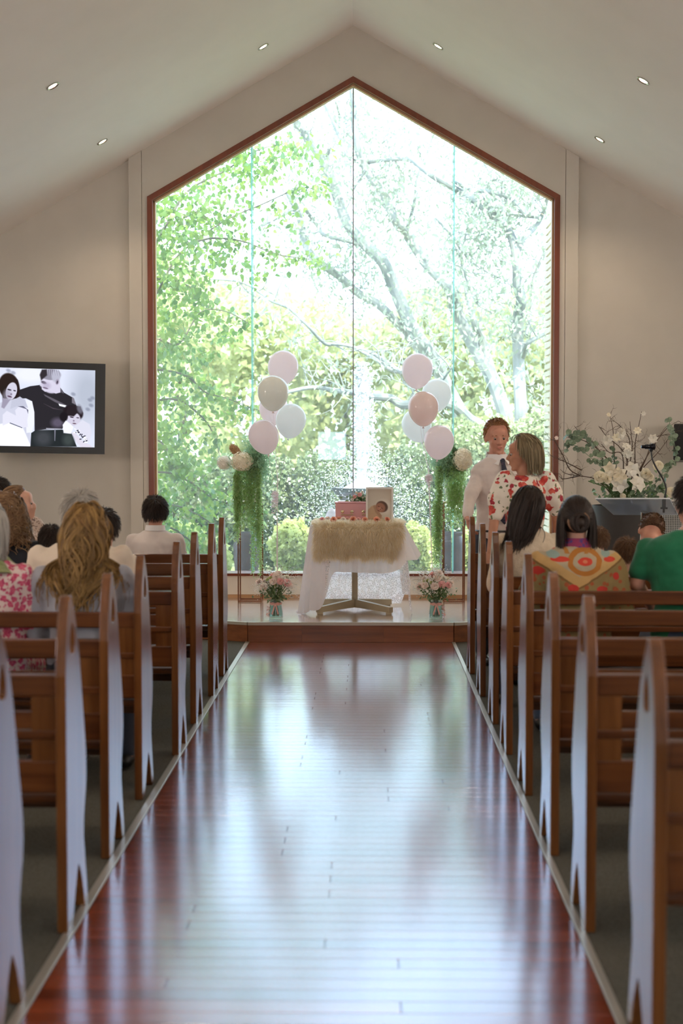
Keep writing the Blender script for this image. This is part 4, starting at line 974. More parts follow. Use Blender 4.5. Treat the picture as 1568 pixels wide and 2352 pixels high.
# ================================================================ jars of flowers on the stage
def posy_jar(px, label, seed, ropes):
    rg = random.Random(seed); c = P(px, 1420, 11.86); c.z = STZ+.001; t = thing('flower_jar', label, 'vase', c, 'jars of flowers on the stage edge')
    pr = [(.01, .004), (.055, .002), (.060, .012), (.058, .06), (.049, .12), (.045, .15), (.050, .165), (.047, .165), (.042, .15), (.046, .12), (.054, .06), (.055, .018), (.01, .012)]
    obj('jar', MB().lathe(pr, c, 36, wob=lambda a, z: 1+.018*math.cos(18*a) if .01 < z < .13 else 1), m_jarg, t)
    obj('water', MB().lathe([(.01, .014), (.05, .016), (.052, .06), (.046, .10), (.01, .10)], c, 24), glassm('jar_water', (.86, .95, .94, 1), .04), t)
    st = MB()
    heads = []
    for i in range(21):
        a = i*2.4; q = math.sqrt((i+.5)/21); h = .275+.125*(1-q)+rg.uniform(-.02, .03)
        top = c+Vector((.150*q*math.cos(a), .10*q*math.sin(a), h)); st.tube([c+Vector((.03*math.cos(a+2), .03*math.sin(a+2), .02)), c+Vector((.02*math.cos(a), .02*math.sin(a), .16)), top], .0028, 5); heads.append((top, a, q))
    obj('stems', st, m_stem, t)
    mats = [m_blush, m_pinkf, m_blush, m_ivory, m_lime, m_ivory, m_blush, m_lime, m_cream, m_blush, m_pinkf, m_ivory, m_lime, m_blush, m_ivory, m_blush, m_ivory, m_blush, m_pinkf, m_lime, m_blush]
    for (p, a, q), mt in zip(heads, mats):
        r_ = .018 if mt is m_lime else rg.uniform(.032, .042)
        obj('flower', rose(MB(), p, r_, (math.cos(a)*q, math.sin(a)*q-.5, .6), rg, 4), mt, t)
    scatter('leaves', [c+Vector((rg.gauss(0, .06), rg.gauss(0, .05), rg.uniform(.16, .27))) for _ in range(170)], .032, m_leafd, t, .0, width=.7)
    pos = []; bs = MB()
    for i in range(26):
        a = rg.uniform(0, 2*PI); e = c+Vector((rg.uniform(.08, .17)*math.cos(a)*1.2, .12*math.sin(a), rg.uniform(.22, .42))); bs.tube([c+Vector((0, 0, .16)), c+Vector((0, 0, .2))+(e-c)*.4, e], .0011, 4)
        for _ in range(30): pos.append(e+Vector((rg.gauss(0, .022), rg.gauss(0, .02), rg.gauss(0, .02))))
    obj('sprays', bs, m_stem, t); scatter('tiny_white_blossoms', pos, .008, m_breath, t, 0, (OCT, OF))
    # ribbon bow
    rb = MB(); z = .128; n = 28
    rb.grid([[(c.x+.0515*math.cos(2*PI*k/n), c.y+.0515*math.sin(2*PI*k/n), c.z+z+dz) for k in range(n+1)] for dz in (-.008, .008)])
    for s in (-1, 1):
        rb.grid([[(c.x+s*x_+dx*.2, c.y-.056-yo, c.z+z+zz+dz) for dz in (-.006, .006)] for x_, yo, zz, dx in ((0, 0, 0, 0), (.02, .008, .010, 0), (.036, .01, .006, 0), (.03, .012, -.006, 0), (.012, .008, -.002, 0), (0, .002, 0, 0))])
        rb.grid([[(c.x+s*x_+dz_, c.y-.058-.004*k, c.z+z+zz) for dz_ in (-.006, .006)] for k, (x_, zz) in enumerate(((0, 0), (.008, -.02), (.014, -.045), (.022, -.07), (.024, -.085)))])
    obj('ribbon_bow', rb, m_ribbon, t)
    curl = MB()
    for i in range(5):
        a0 = rg.uniform(0, 6); s = (1 if ropes < 0 else -1)
        pts = [(c.x+s*(.055+.016*math.cos(a0+k*.9))+.002*k*s*.3, c.y-.03+.014*math.sin(a0+k*.9), c.z+.11-.005*k) for k in range(20)]; curl.tube(pts, .0016, 4, flat=.5)
    obj('curled_ribbon', curl, m_ribbon, t); return c
jl = posy_jar(633, 'ribbed glass jar of pink, white and green flowers on the television side of the table', 4, 1)
jr = posy_jar(1001, 'ribbed glass jar of pink and white flowers on the lectern side of the table', 9, -1)
# ================================================================ balloons
def balm(name, c, tr=.45):
    m, t, N, L = nt(name); b = N['Principled BSDF']; b.inputs['Base Color'].default_value = rgb(c); b.inputs['Roughness'].default_value = .18; b.inputs['Coat Weight'].default_value = .6
    b.inputs['Coat Roughness'].default_value = .05; tl = N.new('ShaderNodeBsdfTranslucent'); tl.inputs[0].default_value = rgb(c); ms = N.new('ShaderNodeMixShader'); ms.inputs[0].default_value = tr
    L.new(b.outputs[0], ms.inputs[1]); L.new(tl.outputs[0], ms.inputs[2]); L.new(ms.outputs[0], N['Material Output'].inputs[0]); return m
bm_ = {'pink': balm('pale_pink_latex', '#fdf4f6', .68), 'grey': balm('sage_white_latex', '#f4f4ee', .45), 'white': balm('white_latex', '#fbfefe', .68), 'dusty': balm('dusty_pink_latex', '#f8e8e4', .5)}
def balloon(px, py, rpx, Y, col, label, jar, tilt=0.0, knot=(0, 0)):
    c = P(px, py, Y); r = rpx*Y/FPX; t = thing('balloon', label, 'balloon', c, 'balloons over the flower jars'); rot = np.array(Euler((0, tilt, 0)).to_matrix())
    mb = MB(); pr = []
    for i in range(21):
        th = PI*i/20; z = math.cos(th); rr = math.sin(th)
        if z < 0: z = z*1.24; rr = rr*(1-.12*(-z/1.24)**2.2)
        pr.append((max(rr*r, .001), z*r*1.03))
    mb.lathe(pr[::-1], (0, 0, 0), 32); mb.v = [v @ rot.T+np.array(c) for v in mb.v]; obj('skin', mb, bm_[col], t)
    kb = MB().lathe([(.013, -r*1.30-.012), (.004, -r*1.275-.002), (.012, -r*1.25)], (0, 0, 0), 12); kb.v = [v @ rot.T+np.array(c) for v in kb.v]; obj('knot', kb, bm_['dusty'] if col != 'white' else bm_['white'], t)
    k = c+Vector(rot @ np.array((0, 0, -r*1.30-.008)))
    m = jar[0]; e = jar[1]
    pts = catmull([k, k+(m-k)*.5+Vector((random.gauss(0, .006), 0, -.03)), m, m+(e-m)*.5+Vector((random.gauss(0, .004), random.gauss(0, .004), 0)), e], 6)
    obj('ribbon', MB().tube(pts, .0013, 4), m_rib2, t)
m_rib2 = M('curling_ribbon', '#f6ecf0', '#eedde5', rough=.25, sheen=.3, ns=30)
JL = (P(637, 1125, 12.0), Vector((jl.x+.012, jl.y, jl.z+.17))); JR = (P(984, 1090, 12.0), Vector((jr.x-.02, jr.y, jr.z+.17)))
balloon(650, 841, 35, 12.35, 'pink', 'pale pink balloon topmost on the television side', JL, .1)
balloon(628, 936, 33, 12.55, 'pink', 'pale pink balloon almost hidden behind the sage balloon', JL, .05)
balloon(627, 899, 36, 12.0, 'grey', 'sage grey balloon over the flower stand greenery', JL, 0)
balloon(668, 963, 35, 12.25, 'white', 'bluish white balloon nearest the casket on the television side', JL, .15)
balloon(605, 1000, 35, 11.95, 'pink', 'pale pink balloon lowest on the television side', JL, -.25)
balloon(958, 848, 35.5, 12.2, 'pink', 'pale pink balloon topmost on the lectern side', JR, .05)
balloon(1002, 905, 34, 12.5, 'white', 'white balloon crossing the far glass fin', JR, .2)
balloon(956, 974, 34, 12.55, 'white', 'white balloon half hidden behind the dusty pink one', JR, -.3)
balloon(972, 935, 35, 12.0, 'dusty', 'dusty pink balloon in the middle of the lectern side bunch', JR, 0)
balloon(1008, 1012, 34.5, 11.95, 'pink', 'pale pink balloon lowest on the lectern side', JR, .1)
for px, sd, h0, h1, lb in ((632, 3, 1128, 1168, 'mass of curled white ribbon hanging among the television side balloon strings'), (985, 4, 1092, 1112, 'knot of curled pink ribbon hanging among the lectern side balloon strings')):
    rg = random.Random(sd); mb = MB(); c = P(px, (h0+h1)/2, 12.0); h = (h1-h0)*12/FPX
    for i in range(9):
        a0 = rg.uniform(0, 6); rr = rg.uniform(.012, .024); ox = rg.gauss(0, .01); z0 = c.z+h/2+rg.uniform(-.01, .02); l = h*rg.uniform(.6, 1.5)
        mb.tube([(c.x+ox+rr*math.cos(a0+k*.75), c.y+rr*math.sin(a0+k*.75), z0-l*k/34) for k in range(35)], .0026, 4, flat=.35)
    solo('curled_ribbon', mb, m_rib2, lb, 'ribbon', loc=c)
# ================================================================ flower stands
def stand(px0, px1, label, seed, side):
    rg = random.Random(seed); a = P(px0, 1300, 13.12); b = P(px1, 1300, 13.12); w_ = b.x-a.x; zt = P(px0, 1154, 13.12).z; c = Vector(((a.x+b.x)/2, 13.12+w_/2, STZ))
    t = thing('flower_stand', label, 'stand', c, 'rose gold flower stands'); q = .006
    ys_ = (13.12, 13.12+w_); xs_ = (a.x, b.x)
    for x in xs_:
        for y_ in ys_: obj('upright', MB().span((x-q, y_-q, STZ+.001), (x+q, y_+q, zt)), m_rgold, t, smooth=False)
    for z_ in (STZ+.008, zt-.006):
        for y_ in ys_: obj('rail', MB().span((xs_[0]+q, y_-q, z_-q), (xs_[1]-q, y_+q, z_+q)), m_rgold, t, smooth=False)
        for x in xs_: obj('rail', MB().span((x-q, ys_[0]+q, z_-q), (x+q, ys_[1]-q, z_+q)), m_rgold, t, smooth=False)
    obj('top_plate', MB().span((xs_[0], ys_[0], zt+.0005), (xs_[1], ys_[1], zt+.006)), m_rgold, t, smooth=False)
    return c, zt+.006
def hang(name, mb_pos, x, y_, z0, z1, wd, n, rg, jitter=.012):
    for _ in range(n):
        xx = x+rg.uniform(-wd, wd); z_ = z0; ln = (z0-z1)*rg.uniform(.5, 1.0); k = int(ln/.011); ph = rg.uniform(0, 6)
        for i in range(k):
            f = i/k; mb_pos.append(Vector((xx+.010*math.sin(ph+f*5)+rg.gauss(0, jitter*(1-.4*f)), y_+rg.gauss(0, .012), z_-ln*f)))
needle = (np.array([(0, 0, 0), (.05, .5, .0), (-.05, .5, 0), (0, 1, 0)]), THINF)
# television side
sL, zt = stand(547, 599, 'tall rose gold frame stand with trailing greenery on the television side', 5, -1)
arr = thing('flower_arrangement', 'arrangement of cream hydrangeas, protea and long trailing greenery on the stand', 'flowers', (sL.x, sL.y, zt)); rg = random.Random(6)
arr['label'] = 'cream hydrangeas, brown protea and trailing greenery on the television side stand'
obj('bowl', MB().lathe([(.03, 0), (.06, .005), (.085, .08), (.09, .16), (.08, .16), (.07, .08), (.02, .02)], (sL.x, sL.y, zt+.0006), 28), m_bowl, arr)
Ya = 13.1
hydrangea('hydrangea_head', P(556, 1060, Ya-.05), .098, m_cream, arr, 1, el=(1.05, .9, .9)); hydrangea('hydrangea_head', P(515, 1063, Ya+.05), .068, m_ivory, arr, 2, 160)
pro = MB(); pc0, pc1 = P(556, 1050, Ya), P(530, 1024, Ya-.02); d = (pc1-pc0).normalized(); d_, u_, v_ = basis(d)
for k in range(90):
    f = k/90; a = k*2.4; rr = .042*math.sin(PI*(.12+.80*f))**.8; c = pc0+d*(.02+.125*f); e = u_*math.cos(a)+v_*math.sin(a); tt_ = d.cross(e)
    pro.add([c+e*rr*.8-tt_*.009, c+e*rr*.8+tt_*.009, c+e*rr*1.1+d*.024, c+e*rr*.5+d*.005], [(0, 1, 2), (0, 2, 3), (1, 3, 2)])
pro.ell(pc0+d*.07, (.026, .026, .06), np.array([[u_.x, v_.x, d.x], [u_.y, v_.y, d.y], [u_.z, v_.z, d.z]]))
obj('protea', pro, M('protea_bracts', '#b08a66', '#c9a47c', rough=.7, ns=20), arr, smooth=False)
pos = []
for _ in range(5200): pos.append(P(rg.gauss(588, 13), rg.gauss(1058, 24), Ya+rg.gauss(.05, .07)))
scatter('asparagus_fern', [p for p in pos if p.z > zt+.0], .042, m_fernd, arr, .1, needle, width=1.6)
pos = []; zz = lambda y_: P(600, y_, Ya).z
hang('', pos, P(560, 1100, Ya).x, Ya-.03, zz(1078), zz(1215),   .08, 60, rg); hang('', pos, P(545, 1100, Ya).x, Ya-.02, zz(1085), zz(1250), .024, 34, rg)
scatter('trailing_fern', pos, .034, m_fern, arr, .8, needle, width=2.2)
pos = []; hang('', pos, P(588, 1100, Ya).x, Ya-.03, zz(1075), zz(1335), .05, 50, rg, .009); hang('', pos, P(596, 1100, Ya).x, Ya-.05, zz(1090), zz(1330), .016, 24, rg, .008)
scatter('trailing_amaranthus', pos, .020, m_amar, arr, .4, needle, width=4.2)
st = MB()
for pts in ([(556, 1082), (545, 1070), (530, 1072), (520, 1062)], [(575, 1078), (600, 1040), (590, 1020)], [(560, 1080), (528, 1055), (528, 1045), (540, 1040)]): st.tube(pxpath(pts, Ya, 5), .003, 5)
obj('stems', st, m_stem, arr)
# lectern side
sR, zt2 = stand(1019, 1066, 'tall rose gold frame stand with trailing greenery beside the standing man', 7, 1)
arr = thing('flower_arrangement', 'single cream hydrangea over long trailing greenery on the lectern side stand', 'flowers', (sR.x, sR.y, zt2)); rg = random.Random(8)
obj('bowl', MB().lathe([(.03, 0), (.06, .005), (.085, .08), (.09, .16), (.08, .16), (.07, .08), (.02, .02)], (sR.x, sR.y, zt2+.0006), 28), m_bowl, arr)
hydrangea('hydrangea_head', P(1062, 1055, Ya-.05), .092, m_cream, arr, 4, 260, el=(.95, .9, 1.15))
pos = [P(rg.gauss(1022, 14), rg.gauss(1062, 18), Ya+rg.gauss(.05, .07)) for _ in range(4200)]
scatter('asparagus_fern', [p for p in pos if p.z > zt2], .035, m_fernd, arr, .1, needle, width=1.6)
scatter('leaves', [P(rg.gauss(1040, 9), rg.gauss(1055, 16), Ya-.03) for _ in range(60)], .05, m_leafd, arr, .3)
pos = []; hang('', pos, P(1045, 1100, Ya).x, Ya-.03, zz(1075), zz(1215), .08, 66, rg); scatter('trailing_fern', pos, .034, m_fern, arr, .8, needle, width=2.2)
pos = []; hang('', pos, P(1006, 1100, Ya).x, Ya-.04, zz(1072), zz(1320), .026, 52, rg, .009); hang('', pos, P(1000, 1200, Ya).x, Ya-.05, zz(1150), zz(1310), .03, 34, rg, .009)
scatter('trailing_amaranthus', pos, .020, m_amar, arr, .4, needle, width=4.2)

# ================================================================ lectern, microphone, planter, speakers, television
m_acr = glassm('clear_acrylic', (.86, .90, .95, 1), refl=.22, rough=.10, alpha=.38, body=(.82, .88, 1, 1)); m_acre = M('acrylic_edge', '#dfe6ea', rough=.2)
lx = (P(1368, 1147, 10.7), P(1537, 1147, 10.7)); fx = (P(1410, 1183, 11.08), P(1556, 1183, 11.08))
lc = thing('lectern', 'clear acrylic lectern top on a steel post beside the planter', 'lectern', (P(1478, 1190, 10.95).x, 10.95, 0))
A_, B_, C_, D_ = lx[0], lx[1], fx[1], fx[0]; nn = (B_-A_).cross(D_-A_).normalized(); th = nn*.012
obj('reading_plate', MB().add([A_, B_, C_, D_, A_+th, B_+th, C_+th, D_+th], [(0, 3, 2, 1), (4, 5, 6, 7), (0, 1, 5, 4), (1, 2, 6, 5), (2, 3, 7, 6), (3, 0, 4, 7)]), m_acr, lc, smooth=False)
ed = MB()
for a, b in ((A_, B_), (B_, C_), (D_, A_)): ed.tube([a+th*.5, b+th*.5], .0055, 6)
obj('polished_edge', ed, m_acre, lc)
pt = P(1478, 1176, 10.93)
obj('post', MB().tube([(pt.x, 10.95, .02), (pt.x, 10.95, pt.z-.20), (pt.x, 10.95, pt.z-.05), (pt.x+.004, 10.93, pt.z+.0)], [.03, .024, .02, .028], 20), m_chrome, lc)
obj('base', MB().lathe([(.22, .001), (.22, .012), (.05, .022), (.03, .05)], (pt.x, 10.95, 0), 36), m_chrome, lc)
mc = thing('microphone', 'black gooseneck microphone clamped on the lectern top', 'microphone', P(1524, 1150, 10.72))
gp = catmull([P(1526, 1152, 10.72), P(1527, 1140, 10.72), P(1529, 1120, 10.72), P(1521, 1098, 10.72), P(1507, 1075, 10.72), P(1498, 1055, 10.72), P(1495, 1036, 10.72)], 6)
obj('gooseneck', MB().tube(gp, [.0085]*8+[.0065]*(len(gp)-8), 10), m_black, mc)
h0, h1 = P(1472, 1026, 10.70), P(1504, 1026, 10.72)
obj('capsule', MB().tube([h0, h0+(h1-h0)*.05, h0+(h1-h0)*.25, h0+(h1-h0)*.3, h0+(h1-h0)*.5, h0+(h1-h0)*.55, h0+(h1-h0)*.7, h0+(h1-h0)*.75, h0+(h1-h0)*.95, h1], [.009, .013, .014, .018, .018, .016, .021, .026, .024, .012], 18), M('black_chromed', '#26262c', rough=.2, metal=.6), mc)
obj('swivel', MB().ell(P(1495, 1034, 10.72), .014, n=12, m=8), m_black, mc)
cb = MB(); q = P(1524, 1150, 10.71); cb.span((q.x-.012, q.y-.014, q.z-.05), (q.x+.012, q.y+.01, q.z+.012)); cb.span((q.x-.026, q.y-.01, q.z-.062), (q.x+.026, q.y+.004, q.z-.05)); cb.tube([(q.x, q.y-.003, q.z-.05), (q.x, q.y-.003, q.z-.09)], .008, 8)
obj('clamp', cb, m_black, mc, smooth=False)
# planter with the big arrangement
m_pot = M('charcoal_planter', '#34302e', '#3d3936', rough=.55, ns=4); PY = 12.1
pl = P(1371, 1166, PY-.25).x; pc = pl+.275; pzt = P(1371, 1163, PY-.25).z
pot = thing('planter', 'tall tapered charcoal planter behind the lectern', 'planter', (pc, PY, 0))
obj('pot', MB().lathe([(.02, .001), (.17, .001), (.18, .03), (.275, pzt), (.262, pzt), (.24, pzt-.08), (.02, pzt-.08)], (pc, PY, 0), 48), m_pot, pot)
fa = thing('branch_arrangement', 'large arrangement of bare branches, eucalyptus and white magnolia in the charcoal planter', 'flowers', (pc, PY, pzt-.079)); rg = random.Random(31)
m_twig = M('dark_twig', '#4a3a30', '#5e4a3c', rough=.8, ns=20); m_euc = M('eucalyptus_leaf', '#5f7260', '#8a9a84', rough=.6, ns=6, island='#74876c'); br = MB(); E_ = []
base = (1425, 1175)
for pts in ([base, (1395, 1125), (1365, 1100), (1330, 1093), (1300, 1088), (1286, 1078)], [(1332, 1093), (1308, 1078), (1292, 1045), (1275, 1015), (1270, 1005)], [(1330, 1093), (1312, 1097), (1292, 1100), (1284, 1094)], [(1335, 1080), (1300, 1062), (1270, 1050)],
            [base, (1412, 1100), (1410, 1040), (1407, 985), (1398, 950)], [base, (1440, 1060), (1445, 1010), (1425, 980), (1403, 962)], [base, (1455, 1080), (1458, 1020), (1468, 970), (1473, 945)], [base, (1450, 1040), (1449, 1000), (1446, 968)],
            [base, (1468, 1080), (1500, 1025), (1530, 985), (1557, 967)], [base, (1480, 1060), (1500, 1010), (1530, 998), (1545, 1000)], [base, (1465, 1090), (1510, 1040), (1540, 1000)], [base, (1440, 1070), (1425, 1030), (1395, 1005), (1375, 980)], [base, (1430, 1050), (1400, 1040), (1380, 1020)],
            [(1350, 1010), (1335, 998), (1318, 978)], [base, (1390, 1070), (1360, 1015), (1330, 1006), (1300, 1005)], [(1400, 1060), (1370, 1030), (1340, 1012), (1322, 1008)]):
    p = pxpath(pts, PY, 6, .05); br.tube(p, [.006-.0042*i/(len(p)-1) for i in range(len(p))], 6); E_.append(p); twigs(br, p, 7, .14, .0022, rg, .5, 1)
obj('branches', br, m_twig, fa)
def euc(pts, n, r, Y):
    p = pxpath(pts, Y, 8, .02); mb = MB().tube(p, .0028, 5); k = len(p)
    for i in range(n):
        q = p[min(k-1, int(k*(i+.5)/n))]; 
        for s in (-1, 1):
            d, u, v = basis((rg.gauss(0, .6), -1+rg.gauss(0, .5), rg.gauss(.3, .6))); rr = r*rg.uniform(.75, 1.15); c = q+Vector((s*rr*.7*rg.uniform(.3, 1), rg.gauss(0, .01), rg.gauss(0, .7)*rr))
            mb.add([c]+[c+u*(rr*math.cos(a*PI/5))+v*(rr*.88*math.sin(a*PI/5))+d*(.004*math.sin(a*2)) for a in range(10)], [(0, 1+a, 1+(a+1) % 10) for a in range(10)])
    return obj('eucalyptus_stem', mb, m_euc, fa, smooth=False)
euc([(1430, 1120), (1395, 1065), (1370, 1038), (1350, 1010), (1325, 996), (1298, 1003)], 17, .030, PY-.1); euc([(1430, 1120), (1385, 1078), (1355, 1050), (1330, 1030), (1312, 1020), (1300, 1024)], 16, .024, PY-.12)
euc([(1500, 1150), (1535, 1080), (1552, 1050), (1546, 1010), (1540, 985), (1535, 960)], 15, .024, PY-.05); euc([(1470, 1150), (1505, 1110), (1525, 1080), (1537, 1068)], 8, .022, PY-.05); euc([(1430, 1120), (1412, 1060), (1405, 1030)], 6, .02, PY); euc([(1450, 1150), (1475, 1130), (1500, 1128), (1525, 1125)], 12, .02, PY-.1)
for px, py, r_, mt in ((1395, 1012, .06, m_ivory), (1425, 996, .062, m_ivory), (1441, 1040, .055, m_ivory), (1500, 1008, .05, m_ivory), (1477, 950, .026, m_ivory), (1397, 953, .024, m_cream), (1438, 1028, .05, m_ivory), (1415, 1005, .045, m_cream), (1464, 990, .04, m_cream), (1277, 1006, .022, m_blush)):
    obj('magnolia', star(MB(), P(px, py, PY-.08), r_, (rg.gauss(0, .5), -1, rg.gauss(.1, .4)), 7, .75, .36, rg), mt, fa)
for px, py, r_, mt in ((1422, 1112, .085, m_ivory), (1462, 1112, .085, m_ivory), (1424, 1092, .08, m_cream), (1450, 1078, .075, m_ivory), (1402, 1078, .07, m_cream), (1478, 1092, .07, m_ivory)):
    obj('amaryllis', star(MB(), P(px, py, PY-.2+rg.uniform(0, .08)), r_, (rg.gauss(0, .35), -1, rg.gauss(-.1, .25)), 6, .55, .40, rg), mt, fa)
for px, py, r_ in ((1378, 1096, .062), (1394, 1100, .05), (1511, 1070, .05), (1483, 1088, .05), (1541, 1130, .05), (1492, 1096, .04), (1430, 1140, .03)):
    obj('rose', rose(MB(), P(px, py, PY-.16), r_, (rg.gauss(0, .4), -1, .3), rg, 5), m_cream, fa)
scatter('leaves', [P(rg.gauss(1450, 42), rg.gauss(1128, 20), PY+rg.gauss(-.02, .1)) for _ in range(240)], .045, m_leafd, fa, .1, width=.8)
st = MB()
for _ in range(30): st.tube([P(rg.gauss(1425, 12), 1172, PY), P(rg.gauss(1430, 20), 1140, PY-.05), P(rg.gauss(1430, 38), 1105, PY-.1)], .005, 6)
obj('stems', st, m_stem, fa)
# white cabinet speaker with square mesh grille behind the lectern
gx0, gx1 = P(1498, 1170, 11.9).x, P(1590, 1170, 11.9).x; gz = P(1500, 1152, 11.9).z
hs = thing('grille_cabinet', 'floor standing white cabinet with a square-holed grille beside the planter', 'heater', (gx0+.17+.06, 12.05, 0))
gx0 += .06
o = obj('cabinet', MB().span((gx0, 11.93, .001), (gx1, 12.2, gz)), M('cabinet_dark', '#2e3236', rough=.6), hs, smooth=False)
mb = MB(); zb_ = .1; k = 0; x = gx0
while x < gx1: mb.span((x-.002, 11.918, zb_), (x+.002, 11.929, gz)); x += .0145
z = zb_
while z < gz: mb.span((gx0, 11.916, z-.002), (gx1, 11.927, z+.002)); z += .0145
obj('grille', mb, M('grille_white_enamel', '#c9c8c2', rough=.4), hs, smooth=False)
o = obj('casing', MB().span((gx0-.012, 11.914, .001), (gx0-.001, 12.2, gz+.01)).span((gx0-.012, 11.914, gz+.0005), (gx1, 12.2, gz+.012)), m_white, hs, smooth=False)
# wall speaker at the lectern side
s0 = P(1554, 975, 13.05); s1 = P(1557, 1060, 13.05)
ws = thing('wall_speaker', 'black loudspeaker mounted on the wall over the planter', 'speaker', (s0.x+.14, 13.2, s1.z))
rz_ = Matrix.Rotation(R(-18), 3, 'Z') @ Matrix.Rotation(R(-6), 3, 'X')
cc = Vector((s0.x+.145, 13.22, (s0.z+s1.z)/2))
o = obj('cabinet', MB().box(cc, (.25, .22, s0.z-s1.z), np.array(rz_)), m_black, ws, smooth=False); bevel(o, .012, 3)
obj('grille', MB().box(cc+rz_ @ Vector((0, -.112, 0)), (.22, .004, s0.z-s1.z-.03), np.array(rz_)), M('speaker_mesh', '#1c1c1e', rough=.8), ws, smooth=False)
obj('bracket', MB().tube([cc+rz_ @ Vector((0, .11, 0)), (cc.x+.02, WY+.001, cc.z)], .018, 10), m_black, ws)
# television
tc = P(242, 836, 13.05); yaw = R(16); roll = R(1.0)
ri = Vector((math.cos(yaw), math.sin(yaw), 0)); up = Vector((0, 0, 1)); nn = Vector((math.sin(yaw), -math.cos(yaw), 0))
ri, up = ri*math.cos(roll)-up*math.sin(roll), up*math.cos(roll)+ri*math.sin(roll)
TH = .828; TW = 1.42; tv = thing('television', 'black wall television showing a black and white family portrait', 'television', tc-ri*TW/2-up*TH)
rot = np.array([[ri.x, -nn.x, up.x], [ri.y, -nn.y, up.y], [ri.z, -nn.z, up.z]])
ctr = tc-ri*TW/2-up*TH/2
bl, bt_, bb, brr = .085, .062, .062, .092
o = obj('housing', MB().box(ctr-nn*.028, (TW-.01, .04, TH-.01), rot), m_black, tv, smooth=False)
m_bez = M('glossy_black_bezel', '#15161b', rough=.15, coat=.6)
for cx_, cz_, dx, dz in ((-TW/2+bl/2, 0, bl, TH), (TW/2-brr/2, 0, brr, TH), ((bl-brr)/2, TH/2-bt_/2, TW-bl-brr, bt_), ((bl-brr)/2, -TH/2+bb/2, TW-bl-brr, bb)):
    obj('bezel_bar', MB().box(ctr+ri*cx_+up*cz_, (dx, .018, dz), rot), m_bez, tv, smooth=False)
# the picture, painted in the pixels of the 6.27x crop of it
K = 4.0; ox_ = -700
im = canvas(int(2070/K), int(1150/K), (.84, .86, .93)); H2 = lambda x_, y_: ((x_-ox_)/K, (y_-160)/K)
def pp(pts, col, soft=2.0, al=1.0): c_poly(im, [H2(*p) for p in pts], col, soft, al)
def ee(x_, y_, rx, ry, col, rot=0, soft=.15, al=1.0): c_ell(im, *H2(x_, y_), rx/K, ry/K, col, rot, soft, al)
ee(1250, 500, 240, 420, (.66, .69, .75), 0, 1.2, .8); ee(400, 250, 260, 120, (.9, .91, .96), 0, .9)
for x_, y_ in ((1290, 600), (1310, 680), (1260, 740), (1330, 570), (1040, 520), (80, 200), (150, 230)): ee(x_, y_, 34, 24, (.45, .47, .55), 20, .9, .55)
ee(-400, 700, 260, 500, (.62, .64, .70), 0, .5); ee(-520, 420, 130, 170, (.30, .28, .30), 0, .2)
pp([(-300, 1310), (-260, 900), (-100, 700), (0, 660), (130, 600), (250, 570), (330, 620), (380, 760), (380, 950), (430, 1310)], (.78, .79, .86)); pp([(330, 620), (430, 640), (465, 800), (465, 960), (430, 1100), (350, 1110)], (.90, .91, .95)); pp([(-300, 1310), (-120, 1000), (100, 960), (300, 1040), (420, 1310)], (.94, .95, .98), 4)
pp([(250, 475), (400, 420), (560, 395), (700, 500), (830, 410), (900, 500), (1030, 570), (1090, 690), (1000, 760), (900, 1000), (880, 1040), (620, 1050), (470, 1080), (465, 800), (430, 640), (340, 600), (150, 610)], (.17, .16, .18)); pp([(420, 1110), (480, 1070), (880, 1050), (1020, 1110), (1100, 1300), (410, 1310)], (.15, .17, .18)); ee(600, 1180, 120, 110, (.26, .27, .29), 0, 1); ee(970, 1200, 80, 90, (.25, .28, .28), 0, 1); ee(810, 950, 90, 70, (.36, .33, .40), 0, .9)
pp([(600, 530), (760, 600), (950, 690), (940, 720), (760, 640), (620, 560)], (.38, .36, .40), 3); pp([(600, 670), (740, 730), (880, 760), (740, 745)], (.32, .28, .32), 3); pp([(1020, 560), (1050, 580), (1085, 680), (1020, 650)], (.48, .46, .5), 3); pp([(820, 665), (935, 690), (925, 720), (835, 700)], (.92, .93, .96), 1.5)
pp([(830, 415), (860, 500), (900, 520), (880, 470)], (.35, .34, .38), 2); pp([(640, 1030), (870, 1035), (870, 1048), (640, 1048)], (.62, .62, .68), 1.5); pp([(762, 1050), (782, 1050), (776, 1220), (766, 1220)], (.5, .5, .56), 1.2)
ee(690, 400, 145, 110, (.80, .78, .86), 25, .2); pp([(560, 300), (700, 270), (840, 330), (850, 500), (780, 520), (690, 480), (620, 495), (570, 460), (575, 420), (540, 410), (560, 370)], (.82, .80, .88), 3); ee(600, 360, 40, 20, (.35, .32, .38), 20, .6); ee(625, 440, 40, 12, (.40, .34, .42), 15, .6); ee(640, 400, 60, 46, (.66, .62, .72), 20, 1, .6)
ee(700, 240, 150, 80, (.55, .54, .60), 0, .2); pp([(540, 250), (570, 170), (640, 165), (650, 250), (560, 330)], (.20, .18, .20), 5); ee(780, 260, 66, 90, (.70, .70, .77), 0, .4); ee(800, 345, 26, 42, (.62, .58, .66), 10, .4); ee(800, 350, 10, 24, (.25, .22, .28), 10, .5)
for k_ in range(12): pp([(650+k_*15, 170), (656+k_*15, 170), (648+k_*17, 250)], (.34, .33, .4) if k_ % 2 else (.82, .82, .88), 2, .7)
ee(90, 430, 150, 195, (.17, .13, .12), -10, .12); pp([(-20, 420), (0, 640), (60, 600), (40, 420)], (.16, .13, .12), 4); pp([(150, 300), (215, 330), (250, 470), (230, 600), (130, 600), (200, 520)], (.16, .12, .12), 4)
